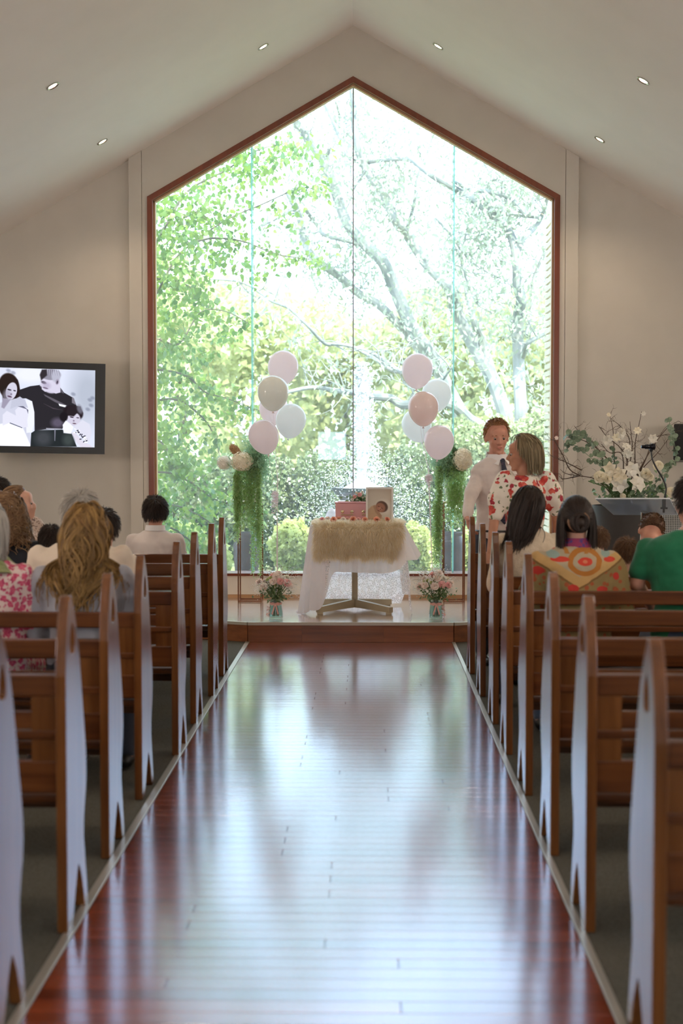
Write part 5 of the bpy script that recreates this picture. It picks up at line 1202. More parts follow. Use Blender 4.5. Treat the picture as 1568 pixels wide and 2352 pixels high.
ee(125, 500, 80, 132, (.80, .79, .86), 14, .12); ee(60, 560, 60, 90, (.62, .60, .68), 14, .8, .6); ee(95, 480, 30, 10, (.22, .2, .25), 12, .5); ee(172, 492, 20, 9, (.22, .2, .25), 12, .5); ee(122, 545, 14, 14, (.52, .48, .56), 10, .7); ee(100, 580, 34, 12, (.38, .30, .38), 16, .6); pp([(0, 600), (80, 630), (120, 610), (20, 760), (-20, 740)], (.60, .58, .66), 4)
pp([(130, 640), (250, 575), (330, 630), (370, 740), (210, 720), (110, 760)], (.74, .75, .82), 3); pp([(180, 780), (230, 730), (350, 730), (375, 850), (360, 920), (200, 880)], (.86, .86, .92), 3); pp([(0, 850), (60, 790), (180, 850), (360, 920), (370, 1020), (290, 1035), (110, 960), (0, 1010)], (.86, .86, .92), 3); pp([(110, 962), (290, 1030), (285, 1040), (100, 972)], (.35, .36, .45), 1.5); pp([(220, 720), (300, 715), (375, 770), (372, 830), (350, 760)], (.40, .40, .48), 1.2)
ee(1040, 800, 150, 110, (.14, .11, .13), 15, .2); ee(1050, 890, 100, 100, (.80, .78, .85), 20, .2); pp([(940, 800), (960, 700), (1060, 690), (1150, 700), (1190, 800), (1170, 860), (1120, 780), (1050, 850), (960, 840)], (.16, .13, .15), 4); ee(1140, 740, 40, 70, (.5, .5, .56), -20, .7, .7); ee(900, 860, 60, 70, (.12, .1, .12), 0, .4)
ee(1020, 862, 30, 9, (.25, .2, .26), 10, .5); ee(1110, 870, 22, 8, (.3, .26, .32), 5, .5); ee(1050, 915, 14, 12, (.55, .5, .58), 0, .6); ee(1060, 955, 28, 9, (.42, .34, .4), 5, .6)
pp([(885, 980), (930, 915), (1000, 960), (1050, 1010), (1010, 1110), (900, 1100)], (.92, .92, .96), 3); pp([(1060, 1000), (1180, 900), (1290, 960), (1320, 1090), (1280, 1240), (1120, 1120)], (.84, .84, .90), 3); pp([(1020, 1090), (1070, 1090), (1180, 1210), (1300, 1270), (1340, 1310), (1170, 1310), (1090, 1230)], (.84, .82, .88), 3)
for k_ in range(26):
    a = rg.uniform(0, 1); ee(1080+190*a+rg.gauss(0, 14), 1060+170*a+rg.gauss(0, 26), 18, 8, (.22, .22, .28) if k_ % 2 else (.95, .95, .98), rg.uniform(-60, 60), .6)
SW, SH = TW-bl-brr, TH-bt_-bb
me = print_mesh('screen_picture', im, ctr-ri*(TW/2-bl)+up*(TH/2-bt_)+nn*.004, ri, up, SW, SH)
obj('screen', me, emitm('television_picture', None, .95, 'print'), tv, smooth=False)
wm = MB(); q = ctr-nn*.05; wm.box((q.x, q.y+.02, q.z), (.3, .03, .3)); wm.tube([q+Vector((0, .03, 0)), (q.x+.05, WY-.01, q.z)], .03, 10); wm.box((q.x+.05, WY-.012, q.z), (.25, .02, .3)); obj('wall_bracket', wm, m_black, tv, smooth=False)
# ================================================================ people
def skinm(name, c, c2): return M(name, c, c2, rough=.5, ns=14, sss=.12, spec=.35)
m_skin = skinm('skin_fair', '#d8a890', '#d09c84'); m_skin2 = skinm('skin_ruddy', '#d6a088', '#ca907a'); m_skin3 = skinm('skin_tanned', '#c08c70', '#b67f63')
def hairm(name, c, c2, c3): return M(name, c, c2, rough=.5, ns=16, scale=(1, 1, .2), island=c3, spec=.3)
h_black = hairm('hair_black_brown', '#1c1412', '#2a1e18', '#31241d'); h_brown = hairm('hair_brown', '#5e4028', '#745438', '#4c3322'); h_blond = hairm('hair_golden_brown', '#80602f', '#b08a50', '#684a28')
h_grey = hairm('hair_white_grey', '#b9b2a6', '#d6d0c6', '#98928a'); h_bob = hairm('hair_ash_blond', '#7b6a4c', '#a3906c', '#675840'); h_ginger = hairm('hair_ginger_brown', '#a5764a', '#b98a5a', '#8a6040'); h_lt = hairm('hair_light_brown', '#80603f', '#a08260', '#6a4c34')
m_eye = M('eye_white', '#a8988c', rough=.6, spec=.1); m_iris = M('iris_brown', '#33241c', rough=.5, spec=.1); m_lip = M('lips', '#a85a50', '#9c5048', rough=.45)
def fabric(name, c, c2=None, **k): return M(name, c, c2 or c, rough=.85, ns=k.pop('ns', 6), bump=.15, bs=k.pop('bs', 300), sheen=.2, **k)
m_trou = fabric('dark_trousers', '#1d2230', '#242a38'); m_jean = fabric('denim', '#3b4a60', '#4b5c74'); m_shoe = M('black_leather', '#141414', rough=.35)
# printed cloths
def printed(name, base, layers, rough=.85):
    """layers: (scale, size threshold, colour, colour2, offset) blotches of flat print"""
    m, t, N, L = nt(name); b = N['Principled BSDF']; b.inputs['Roughness'].default_value = rough; col = rgb(base); v = coords(N, L)
    for sc, thr, c1, c2, off in layers:
        mp = N.new('ShaderNodeMapping'); mp.inputs['Location'].default_value = off; L.new(v, mp.inputs['Vector'])
        nz = N.new('ShaderNodeTexNoise'); nz.inputs['Scale'].default_value = sc*1.6; nz.inputs['Detail'].default_value = 3; L.new(mp.outputs[0], nz.inputs['Vector'])
        va = N.new('ShaderNodeVectorMath'); va.operation = 'MULTIPLY_ADD'; L.new(nz.outputs['Color'], va.inputs[0]); va.inputs[1].default_value = (.9/sc,)*3; L.new(mp.outputs[0], va.inputs[2])
        vo = N.new('ShaderNodeTexVoronoi'); vo.inputs['Scale'].default_value = sc; L.new(va.outputs[0], vo.inputs['Vector'])
        f = math_(N, L, 'LESS_THAN', vo.outputs['Distance'], thr)
        cc = ramp(N, L, noise(N, L, mp.outputs[0], sc*3.5, 3), [(.42, rgb(c1)), (.6, rgb(c2))]); col = mix(N, L, f, col, cc)
    if isinstance(col, tuple): b.inputs[0].default_value = col
    else: L.new(col, b.inputs[0])
    bp = N.new('ShaderNodeBump'); bp.inputs['Strength'].default_value = .25; bp.inputs['Distance'].default_value = .02; L.new(noise(N, L, v, 14, 3), bp.inputs['Height']); L.new(bp.outputs[0], b.inputs['Normal'])
    return m
m_rosep = printed('cream_cloth_red_roses', '#ece2d2', [(26, .26, '#6a7a58', '#7d7a50', (3, 1, 2)), (11, .40, '#c23a34', '#da6a58', (.3, 0, .2)), (13, .27, '#9c2836', '#b23a48', (5.3, 2.2, 1.1))])
m_pinkd = printed('pink_paisley_cloth', '#e8cfc6', [(30, .46, '#d0486a', '#dc7088', (1, 0, 2)), (46, .36, '#b83258', '#d05a7a', (4, 2, 0))])
m_flor = printed('taupe_floral_blouse', '#cdb8a8', [(30, .3, '#5a4444', '#7a5c58', (1, 0, 2)), (60, .35, '#8c7468', '#a08878', (4, 2, 0))])
m_shirt = fabric('white_shirt_cotton', '#ddd0c8', '#e6dad2'); m_shirtb = fabric('cream_shirt_cotton', '#d8c6ae', '#e0cfba'); m_navy = fabric('navy_knit', '#14161f', '#1a1d28'); m_bgrey = fabric('blue_grey_cotton', '#9c9ca4', '#aaa9b0')
m_knit = M('cream_knit', '#d2bfa2', '#dccab0', rough=.95, ns=40, bump=.5, bs=120, sheen=.3); m_green = fabric('green_jersey', '#0f6440', '#136e48', ns=5)
m_yel = fabric('yellow_cotton', '#c79a28'); m_teal = fabric('striped_light_cotton', '#cfc4c0', '#b88a90', ns=30)
# shawl print laid out in the wearer's own x-z plane
def shawl_mat():
    m, t, N, L = nt('patterned_shawl'); b = N['Principled BSDF']; b.inputs['Roughness'].default_value = .9
    v = coords(N, L); sp = N.new('ShaderNodeSeparateXYZ'); L.new(v, sp.inputs[0]); X, Z = sp.outputs[0], sp.outputs[2]
    nz = noise(N, L, v, 18, 3); wob = math_(N, L, 'MULTIPLY_ADD', nz, .03, -.015); X = math_(N, L, 'ADD', X, wob)
    def el(cx, cz, rx, rz):
        a = math_(N, L, 'DIVIDE', math_(N, L, 'SUBTRACT', X, cx), rx); c = math_(N, L, 'DIVIDE', math_(N, L, 'SUBTRACT', Z, cz), rz)
        return math_(N, L, 'SQRT', math_(N, L, 'ADD', math_(N, L, 'MULTIPLY', a, a), math_(N, L, 'MULTIPLY', c, c)))
    col = ramp(N, L, noise(N, L, v, 9, 3), [(.35, rgb('#b7a486')), (.65, rgb('#a69a80'))])
    ax = math_(N, L, 'ABSOLUTE', X, None)
    vz = math_(N, L, 'SUBTRACT', Z, math_(N, L, 'MULTIPLY_ADD', ax, .62, .86))           # the V shaped border
    low = math_(N, L, 'LESS_THAN', vz, 0); vor = N.new('ShaderNodeTexVoronoi'); vor.inputs['Scale'].default_value = 26; L.new(v, vor.inputs['Vector'])
    lowc = mix(N, L, math_(N, L, 'LESS_THAN', vor.outputs['Distance'], .33), rgb('#8a7448'), rgb('#a0522e')); col = mix(N, L, low, col, lowc)
    col = mix(N, L, math_(N, L, 'LESS_THAN', math_(N, L, 'ABSOLUTE', math_(N, L, 'SUBTRACT', vz, .03), None), .03), col, rgb('#c09a62'))
    col = mix(N, L, math_(N, L, 'LESS_THAN', math_(N, L, 'ABSOLUTE', vz, None), .006), col, rgb('#7a5a30'))
    e = el(.03, 1.00, .075, .062); col = mix(N, L, math_(N, L, 'LESS_THAN', math_(N, L, 'ABSOLUTE', math_(N, L, 'SUBTRACT', e, 1.0), None), .2), col, rgb('#b0702c'))
    for cx, cz, rx, rz, c in ((.03, 1.0, .038, .022, '#c8402e'), (.03, 1.0, .016, .009, '#d07a58'), (-.10, 1.012, .05, .014, '#c8402e'), (.165, 1.01, .034, .014, '#c8402e'), (-.15, 1.07, .04, .013, '#c8402e'),
                             (-.13, 1.035, .03, .02, '#8fa39a'), (.15, 1.04, .025, .02, '#8fa39a'), (-.03, .86, .03, .022, '#b83428'), (.12, .85, .032, .022, '#b83428'), (-.21, .95, .03, .022, '#b83428'), (.2, .92, .02, .02, '#b83428')):
        col = mix(N, L, math_(N, L, 'LESS_THAN', el(cx, cz, rx, rz), 1), col, rgb(c))
    for x0, x1 in ((-.06, -.045), (.075, .09)):
        pass
    e2 = el(-.01, 1.12, .065, .12); col = mix(N, L, math_(N, L, 'MULTIPLY', math_(N, L, 'LESS_THAN', math_(N, L, 'ABSOLUTE', math_(N, L, 'SUBTRACT', e2, 1.0), None), .14), math_(N, L, 'GREATER_THAN', Z, 1.04)), col, rgb('#ad7434'))
    L.new(col, b.inputs[0]); return m
m_shawl = shawl_mat()

def head_prims(mb, C, Rm, s):
    C = Vector(C); Rn = np.array(Rm)
    def e(c, r, rot=None): q = C+Rm @ (Vector(c)*s); mb.ell(q, tuple(k*s for k in r), Rn if rot is None else Rn @ np.array(rot), 18, 12)
    def cc(a, ra, b, rb): mb.cap(C+Rm @ (Vector(a)*s), ra*s, C+Rm @ (Vector(b)*s), rb*s, 10)
    e((0, -.012, .025), (.077, .096, .092)); e((0, .03, -.03), (.060, .062, .080)); e((0, .036, -.078), (.046, .046, .036)); e((0, .068, -.104), (.020, .018, .015))
    cc((-.036, .080, .018), .010, (.036, .080, .018), .010); e((0, .075, .045), (.048, .02, .03)); cc((0, .088, .008), .0075, (0, .108, -.030), .0115); e((-.011, .098, -.036), (.008, .010, .007)); e((.011, .098, -.036), (.008, .010, .007))
    for s_ in (-1, 1):
        e((s_*.036, .070, -.028), (.022, .018, .020)); e((s_*.079, -.006, -.012), (.007, .018, .030), Euler((-.15, 0, s_*.35)).to_matrix()); e((s_*.079, -.002, -.034), (.006, .010, .012))
    e((0, .088, -.062), (.020, .010, .006)); e((0, .086, -.073), (.018, .010, .006))
def strands(C, Rm, s, n, length, seed, K=(0, -.35, .94), to=None, region=None, grav=.35, keep=.75, wave=.0, wf=20, width=.006, seg=14, col=(), lenvar=.25, push=(0, 0, 0), lift=1.05, taper=.35, gather=None):
    rg = np.random.default_rng(seed); Rn = np.array(Rm); rad = np.array([.079, .100, .094])*s; off = np.array([0, -.012, .025])*s
    D = []
    while len(D) < n:
        d = rg.normal(size=3); d /= np.linalg.norm(d)
        ok = (region(d) if region else (d[1] < .30+1.0*max(0, d[2]-.45) and d[2] > -.45+max(0, d[1])*1.1))
        if ok: D.append(d)
    D = np.array(D); K = np.array(K)/np.linalg.norm(K)
    if to is None: T = (D @ K)[:, None]*D-K
    else: B = np.array(to)/np.linalg.norm(to); T = B-(D @ B)[:, None]*D
    T += rg.normal(0, .12, (n, 3)); T /= np.linalg.norm(T, axis=1)[:, None]+1e-6
    Cc = np.array(C)+Rn @ off; p = Cc+(D*rad*(lift-.03)) @ Rn.T; v = T @ Rn.T; ln = length*s*(1-lenvar*rg.random(n)); ds = ln/seg
    ph = rg.random(n)*6.3; pts = [p.copy()]; nr = [D @ Rn.T]; lf = lift+.05*rg.random(n)
    for k in range(seg):
        if to is not None:
            B3 = B+rg.normal(0, .10, (n, 3))*(k == 0) if k == 0 else B3
            q = ((p-Cc) @ Rn)/rad; q = q+(B3-q)*(1/(seg-k+.3)); l = np.linalg.norm(q, axis=1)[:, None]; q = q/l*lf[:, None]; p = Cc+(q*rad) @ Rn.T
            pts.append(p.copy()); o = p-Cc; nr.append(o/np.linalg.norm(o, axis=1)[:, None]); continue
        if gather is not None: v = v+np.stack([-(p[:, 0]-C[0]-gather[0])*gather[1]*(k/seg)*2, p[:, 0]*0, p[:, 0]*0], 1)
        v = v*keep+np.array([0, 0, -1.0])*grav+np.array(push)*.1; v /= np.linalg.norm(v, axis=1)[:, None]
        w_ = v+(np.cross(v, nr[-1])*(wave*np.sin(ph+wf*ds*k)[:, None]) if wave else 0); p = p+w_*ds[:, None]
        q = ((p-Cc) @ Rn)/rad; l = np.linalg.norm(q, axis=1); ins = l < lf; q[ins] *= (lf[ins]/l[ins])[:, None]; p = np.where(ins[:, None], Cc+(q*rad) @ Rn.T, p)
        for c, r in col:
            q = (p-np.array(c))/np.array(r); l = np.linalg.norm(q, axis=1); ins = l < 1; q[ins] /= l[ins][:, None]; p = np.where(ins[:, None], np.array(c)+q*np.array(r), p)
        v = (p-pts[-1]); v /= np.linalg.norm(v, axis=1)[:, None]+1e-9
        pts.append(p.copy()); o = p-(Cc+np.array([0, 0, -.02])); o[:, 2] *= .3; nr.append(o/(np.linalg.norm(o, axis=1)[:, None]+1e-9))
    Pn = np.array(pts); Nn = np.array(nr); tw = rg.normal(0, .5, (n, 3)); V = []
    for k in range(seg+1):
        d = Pn[min(k+1, seg)]-Pn[max(k-1, 0)]; sd = np.cross(d, Nn[k]+tw); sd /= np.linalg.norm(sd, axis=1)[:, None]+1e-9; wd = width*s*(1-(1-taper)*(k/seg)**1.5)/2
        V += [Pn[k]-sd*wd, Pn[k]+Nn[k]*wd*.5, Pn[k]+sd*wd]
    V = np.stack(V, 1).reshape(-1, 3); m = 3*(seg+1); b = (np.arange(n)*m)[:, None]; F = []
    for k in range(seg):
        a = k*3; F += [b+np.array([a, a+1, a+4, a+3]), b+np.array([a+1, a+2, a+5, a+4])]
    return V, np.concatenate(F)
def cap_hair(mb, C, Rm, s, keep, th=1.07, hid=.90, n=40, m=28, rough=.012, seed=1):
    ph = random.Random(seed).uniform(0, 9)
    def fn(x, y, z):
        k = keep(x, y, z); return hid+(th-hid)*max(0, min(1, k))+rough*(math.sin(x*31+ph)*math.sin(y*27)*math.cos(z*22))*(k > .5)
    mb.ell(Vector(C)+Rm @ (Vector((0, -.012, .025))*s), (.079*s, .099*s, .095*s), np.array(Rm), n, m, fn)
K_SHORT = lambda x, y, z: 6*(z-(-.55 if y < -.1 else -.55+(y+.1)*2.1 if y < .45 else .605+(y-.45)*.1))
K_FULL = lambda x, y, z: 6*((.42+1.0*max(0, z-.35))-y)
def hand(mb, w_, d, nrm, s, side, curl=.5):
    """palm and five fingers; d finger direction, nrm palm normal (towards what is held)"""
    d = Vector(d).normalized(); nrm = Vector(nrm); nrm = (nrm-d*nrm.dot(d)).normalized(); sd = d.cross(nrm)*side; w_ = Vector(w_)
    rot = np.array([[sd.x, d.x, nrm.x], [sd.y, d.y, nrm.y], [sd.z, d.z, nrm.z]]); mb.ell(w_+d*.045*s, (.040*s, .055*s, .016*s), rot, 14, 10)
    for k, (o, l) in enumerate(((.029, .068), (.010, .078), (-.010, .073), (-.028, .058))):
        p = w_+d*.085*s+sd*o*s; a = 0; dd = d
        for j, f in enumerate((.45, .32, .23)):
            a = curl*(.5+j*.55); dd = d*math.cos(a)+nrm*math.sin(a); q = p+dd*l*f*s*1.05; mb.cap(p, (.0095-.001*j)*s, q, (.0088-.001*j)*s, 8); p = q
    p = w_+d*.025*s+sd*.032*s; q = p+(d*.5+sd*.75+nrm*.35).normalized()*.038*s; mb.cap(p, .013*s, q, .011*s, 8); mb.cap(q, .011*s, q+(d*.8+sd*.15+nrm*.5).normalized()*.032*s, .0085*s, 8)
SIT = dict(seat=.45)
def person(label, x, Y, H, W=.40, s=1.0, yaw=0, head=(0, 0, 0), lean=0.0, top=None, sleeve='long', bottom=None, skin=None, hair=None, hs='short', stand=False, arms=None, vox=.0125, hx=0, belly=1.0, hd=None, shoes=True, seed=1, shawl=False, extra=None, group='mourners in the pews', puff=False):
    skin = skin or m_skin; bottom = bottom or m_trou
    t = thing('person', label, 'person', (x, Y, 0), group); MW = Matrix.Translation((x, Y, 0)) @ Matrix.Rotation(yaw, 4, 'Z'); INV = MW.inverted(); ORG[t] = Vector((0, 0, 0)); t.rotation_euler.z = yaw
    hc = Vector((hx, lean+.02*s, H-.122*s)); Rm = Euler((head[0], head[2], head[1])).to_matrix()
    if hd is not None: hc = INV @ Vector(hd)
    nk = Vector((hx*.6, lean*.75, H-.238*s)); 
    if hd is not None: nk = Vector((hc.x*.6, hc.y*.6-.01, hc.z-.135*s))
    shz = nk.z-.055*s; hipz = .575
    if stand: hipz = H*.52
    tor = lambda i: [(0, 0, hipz-.06, .13*s*belly+i, .10*s*belly+i), (0, 0, hipz+.03, .165*s*belly+i, .115*s*belly+i), (0, lean*.2, hipz+(shz-hipz)*.35, .145*s*belly+i, .105*s*belly+i), (0, lean*.45, hipz+(shz-hipz)*.68, W*.41+i, .115*s+i),
                     (0, lean*.62, shz-.05*s, W*.455+i, .112*s+i), (nk.x*.3, lean*.7, shz-.018*s, W*.40+i, .092*s+i), (nk.x*.6, nk.y, shz+.012*s, W*.29+i, .076*s+i), (nk.x*.8, nk.y, shz+.036*s, W*.19+i, .066*s+i), (nk.x, nk.y, nk.z+.0*s, .060*s+i, .058*s+i)]
    sh = [Vector((k*(W/2-.045*s), lean*.62, shz-.035*s)) for k in (-1, 1)]; hip = [Vector((k*.088*s, .0, hipz-.03)) for k in (-1, 1)]
    if stand: knee = [Vector((k*.10*s, .02, H*.28)) for k in (-1, 1)]; ank = [Vector((k*.105*s, -.01, .075)) for k in (-1, 1)]
    else: knee = [Vector((k*.12*s, .40*s+.0, .535)) for k in (-1, 1)]; ank = [Vector((k*.12*s, .40*s+.01, .08)) for k in (-1, 1)]
    if arms is None: arms = [None, None]
    A = []
    for i, k in enumerate((-1, 1)):
        if arms[i]: A.append([INV @ Vector(q) for q in arms[i]])
        elif stand: A.append([sh[i], sh[i]+Vector((k*.05, -.01, -.27*s)), sh[i]+Vector((k*.04, .08, -.50*s))])
        else: A.append([sh[i], Vector((k*(W/2+.005), .04+lean*.5, shz-.29*s)), Vector((k*.09*s, .24*s, .66))])
    b = MB(); b.loft(tor(-.012), 22); head_prims(b, hc, Rm, s); b.cap(nk+Vector((0, 0, -.03*s)), .056*s, hc+Rm @ Vector((0, -.012*s, -.055*s)), .052*s, 14)
    for i, k in enumerate((-1, 1)):
        a0, a1, a2 = A[i][:3]; b.cap(a0, .046*s, a1, .036*s); b.cap(a1, .037*s, a2, .025*s); d = (a2-a1).normalized()
        if not stand and not arms[i]: hand(b, a2, (d+Vector((-k*.5, .5, -.2))).normalized(), (0, 0, -1), s, -k, .5)
        elif arms[i] and len(arms[i]) > 3: dd = A[i][3]-a2; pn = INV.to_3x3() @ (Vector(arms[i][3])-Vector(arms[i][2])) ; hand(b, a2, dd, A[i][4]-a2, s, k, .9)
        else: hand(b, a2, d, Vector((-k, 0, 0)), s, k, .5)
        b.cap(hip[i], .080*s, knee[i], .055*s); b.cap(knee[i], .054*s, ank[i], .036*s); b.cap(ank[i]+Vector((0, -.02, -.03)), .034*s, ank[i]+Vector((0, .13*s, -.045)), .026*s)
    o = obj('body', b, skin, t, smooth=False); remesh(o, vox, 3)
    # top
    g = MB()
    if top is not None:
        i0 = .010 if not shawl else .022; rr = tor(i0)
        if stand: rr = [(0, 0, hipz-.02, .16*s*belly+i0, .115*s*belly+i0)]+rr[1:]
        rr[-1] = (nk.x, nk.y, nk.z-.012*s, .062*s+.006, .060*s+.006); g.loft(rr, 26)
        for i, k in enumerate((-1, 1)):
            a0, a1, a2 = A[i][:3]
            if sleeve == 'long': g.cap(a0, .058*s, a1, .049*s); g.cap(a1, .049*s, a2-(a2-a1)*.06, .036*s)
            elif puff: g.cap(a0, .07*s, a0+(a1-a0)*.55, .085*s, 16); g.cap(a0+(a1-a0)*.55, .085*s, a0+(a1-a0)*.98, .052*s, 16)
            else: g.cap(a0, .060*s, a0+(a1-a0)*.62, .058*s)
            if shawl: g.cap(a0+Vector((0, 0, -.01)), .066*s, a0+(a1-a0)*1.0, .085*s, 16)
        o = obj('shirt' if not shawl else 'shawl', g, top, t, smooth=False); remesh(o, vox, 5)
        wr = o.modifiers.new('folds', 'DISPLACE'); tx = bpy.data.textures.get('folds') or bpy.data.textures.new('folds', 'CLOUDS'); tx.noise_scale = .09; tx.noise_depth = 2; wr.texture = tx; wr.strength = .022*s; wr.mid_level = .5; wr.texture_coords = 'LOCAL'
    g = MB(); g.loft([(0, 0, hipz-.075, .135*s*belly+.012, .11*s*belly+.012), (0, 0, hipz+.02, .168*s*belly+.008, .118*s*belly+.008), (0, 0, hipz+.07, .155*s*belly+.008, .112*s*belly+.008)], 22)
    for i in (0, 1): g.cap(hip[i], .092*s, knee[i], .066*s); g.cap(knee[i], .066*s, ank[i]+Vector((0, 0, .02)), .05*s)
    o = obj('trousers', g, bottom, t, smooth=False); remesh(o, vox, 3)
    if shoes:
        for i in (0, 1):
            m_ = MB(); a = ank[i]; m_.cap(a+Vector((0, -.03, -.035)), .038, a+Vector((0, .15*s, -.045)), .030); m_.v = [np.where(v[:, 2:3] < .003, np.concatenate([v[:, :2], np.full((len(v), 1), .003)], 1), v) for v in m_.v]; obj('shoe', m_, m_shoe, t)
    for k in (-1, 1):
        q = hc+Rm @ (Vector((k*.031, .0790, -.001))*s); ey = obj('eye', MB().ell(q, .0098*s, n=12, m=8), m_eye, t); obj('iris', MB().ell(q+Rm @ (Vector((0, .0062, -.0032))*s), .0062*s, n=10, m=8), m_iris, ey)
    # hair
    if hair is not None:
        n0 = MB(); torc = [((0, lean*.5, shz-.10*s), (W*.5, .135*s, .17*s)), ((0, lean*.4, hipz+.2), (W*.46, .128*s, .34))]
        if hs in ('short', 'crop', 'buzz'):
            cap_hair(n0, hc, Rm, s, K_SHORT, {'short': 1.11, 'crop': 1.06, 'buzz': 1.03}[hs], seed=seed); V, F = strands(hc, Rm, s, {'short': 1500, 'crop': 1300, 'buzz': 900}[hs], {'short': .055, 'crop': .026, 'buzz': .012}[hs], seed, width=.0045, seg=5, K=(.15, -.45, .88), lift={'short': 1.10, 'crop': 1.06, 'buzz': 1.03}[hs], grav=.12, keep=.9,
                                                              region=lambda d: K_SHORT(*d) > .5)
        elif hs == 'long': cap_hair(n0, hc, Rm, s, K_FULL, 1.08, seed=seed); V, F = strands(hc, Rm, s, 1000, .43, seed, K=(.1, .25, .96), grav=.34, gather=(-.035, 1.6), wave=.35, wf=22, width=.010, seg=20, col=torc, lenvar=.35, lift=1.12)
        elif hs == 'straight': cap_hair(n0, hc, Rm, s, K_FULL, 1.07, seed=seed); V, F = strands(hc, Rm, s, 1000, .285, seed, K=(0, .3, .95), grav=.4, gather=(-.02, .9), wave=.05, width=.009, seg=16, col=torc, lenvar=.22, lift=1.09, push=(-1.2, 0, 0) if seed == 33 else (0, 0, 0))
        elif hs == 'wavy': cap_hair(n0, hc, Rm, s, K_FULL, 1.1, seed=seed); V, F = strands(hc, Rm, s, 900, .31, seed, K=(0, .2, .97), grav=.3, wave=.7, wf=40, width=.011, seg=22, col=torc, lenvar=.4, lift=1.09)
        elif hs == 'bob': cap_hair(n0, hc, Rm, s, lambda x, y, z: 6*((.06+.9*max(0, z-.35))-y), 1.13, seed=seed); V, F = strands(hc, Rm, s, 1300, .155, seed, K=(0, .62, .78), grav=.34, width=.009, seg=12, lenvar=.12, lift=1.17, region=lambda d: d[1] < .04+.9*max(0, d[2]-.35) and d[2] > -.3)
        elif hs == 'bun':
            cap_hair(n0, hc, Rm, s, K_FULL, 1.06, seed=seed); V, F = strands(hc, Rm, s, 900, .16, seed, to=(0, -.98, -.05), width=.008, seg=10, lift=1.06)
            V2, F2 = strands(hc, Rm, s, 120, .30, seed+1, K=(0, .4, .9), grav=.5, width=.007, seg=12, lift=1.08, region=lambda d: abs(d[0]) > .8 and d[1] < .3); F = np.concatenate([F, F2+len(V)]); V = np.concatenate([V, V2])
            bc = hc+Rm @ (Vector((0, -.135, -.005))*s)
            for j in range(26):
                a = j*.9; n0.ell(bc, .036*s, n=12, m=8) if j == 0 else None; q = [bc+Rm @ (Vector((.040*math.cos(a+k*.5)*math.sin(.4+j*.1), -.018*math.sin(j*1.7)-.005, .043*math.sin(a+k*.5)))*s) for k in range(9)]; n0.tube(q, .010*s, 6)
        ms = n0.mesh('hair'); nv = len(ms.vertices); cov = np.empty(nv*3); ms.vertices.foreach_get('co', cov); FF = [list(p.vertices) for p in ms.polygons]
        me = bpy.data.meshes.new('hair'); me.from_pydata(np.concatenate([cov.reshape(-1, 3), V]).tolist(), [], FF+(F+nv).tolist()); me.validate(); me['local'] = 1
        obj('hair', me, hair, t, smooth=True, sharp=0, label=None)
    if extra: extra(t, hc, Rm, nk, shz, hipz, W, s)
    return t
m_coll = fabric('crisp_white_collar', '#f4efec')
def collar(mat, spread=False):
    def f(t, hc, Rm, nk, shz, hipz, W, s):
        n = 28; z0 = nk.z-.022*s
        rows = [[(nk.x+((r+.005)*math.cos(2*PI*k/n))*s, nk.y+((r+.005)*1.02*math.sin(2*PI*k/n))*s+.002, z0+dz*s+(.012 if math.sin(2*PI*k/n) < 0 else -.006)*s) for k in range(n+1)] for r, dz in ((.062, 0), (.063, .038), (.067, .040), (.074, -.002), (.070, -.004))]
        obj('collar', MB().grid(rows), m_coll, t)
    return f
X = lambda px, Y: (px-843)*Y/FPX
ZT = lambda py, Y: 1.6-(py-1026)*Y/FPX
yo = .21
# --- television side
person('boy with dark hair in a white collared shirt alone on the front pew', X(357, 10.1), 9.84+yo, ZT(1143, 10.05), .40, .93, top=m_shirt, hair=h_black, hs='short', skin=m_skin2, extra=collar(m_shirt), seed=2)
def clip(t, hc, Rm, nk, shz, hipz, W, s): obj('hair_clip', MB().ell(hc+Rm @ Vector((.035, -.112, .05)), (.026, .008, .012), n=12, m=8), M('silver_clip', '#c8d0d8', rough=.15, metal=1), t)
person('woman with long golden brown hair in a blue-grey top', X(196, 6.65), 6.36+yo, ZT(1160, 6.55), .46, 1.02, top=m_bgrey, hair=h_blond, hs='long', seed=5, hx=.01, head=(.1, 0, 0))
person('broad white-haired person in a cream shirt behind the long golden hair', X(190, 7.6), 7.29+yo, ZT(1130, 7.5), .54, 1.04, top=m_shirtb, hair=h_grey, hs='short', seed=6, belly=1.15)
person('person with black hair in a cream shirt half hidden behind the golden-haired woman', X(243, 8.45), 8.13+yo, ZT(1172, 8.35), .42, .95, top=m_shirtb, hair=h_black, hs='short', seed=7)
person('woman with wavy brown hair, silver clip and navy top', X(22, 8.45), 8.13+yo, ZT(1136, 8.3), .42, 1.0, top=m_navy, hair=h_lt, hs='wavy', seed=8, extra=clip, hx=0.0)
person('woman in profile with pinned fair hair and a taupe floral blouse', X(38, 9.3), 9.04+yo, ZT(1117, 9.2), .42, 1.02, yaw=-.5, head=(.15, -.95, 0), top=m_flor, sleeve='short', hair=h_lt, hs='bun', seed=9, skin=m_skin,
       arms=[None, [P(78, 1205, 9.3), P(112, 1268, 9.35), P(150, 1285, 9.5)]])
person('person with dark hair at the far end of the front pew', X(-6, 10.1), 9.84+yo, ZT(1101, 10), .42, 1.0, head=(0, -.6, 0), top=m_navy, hair=h_black, hs='short', seed=10)
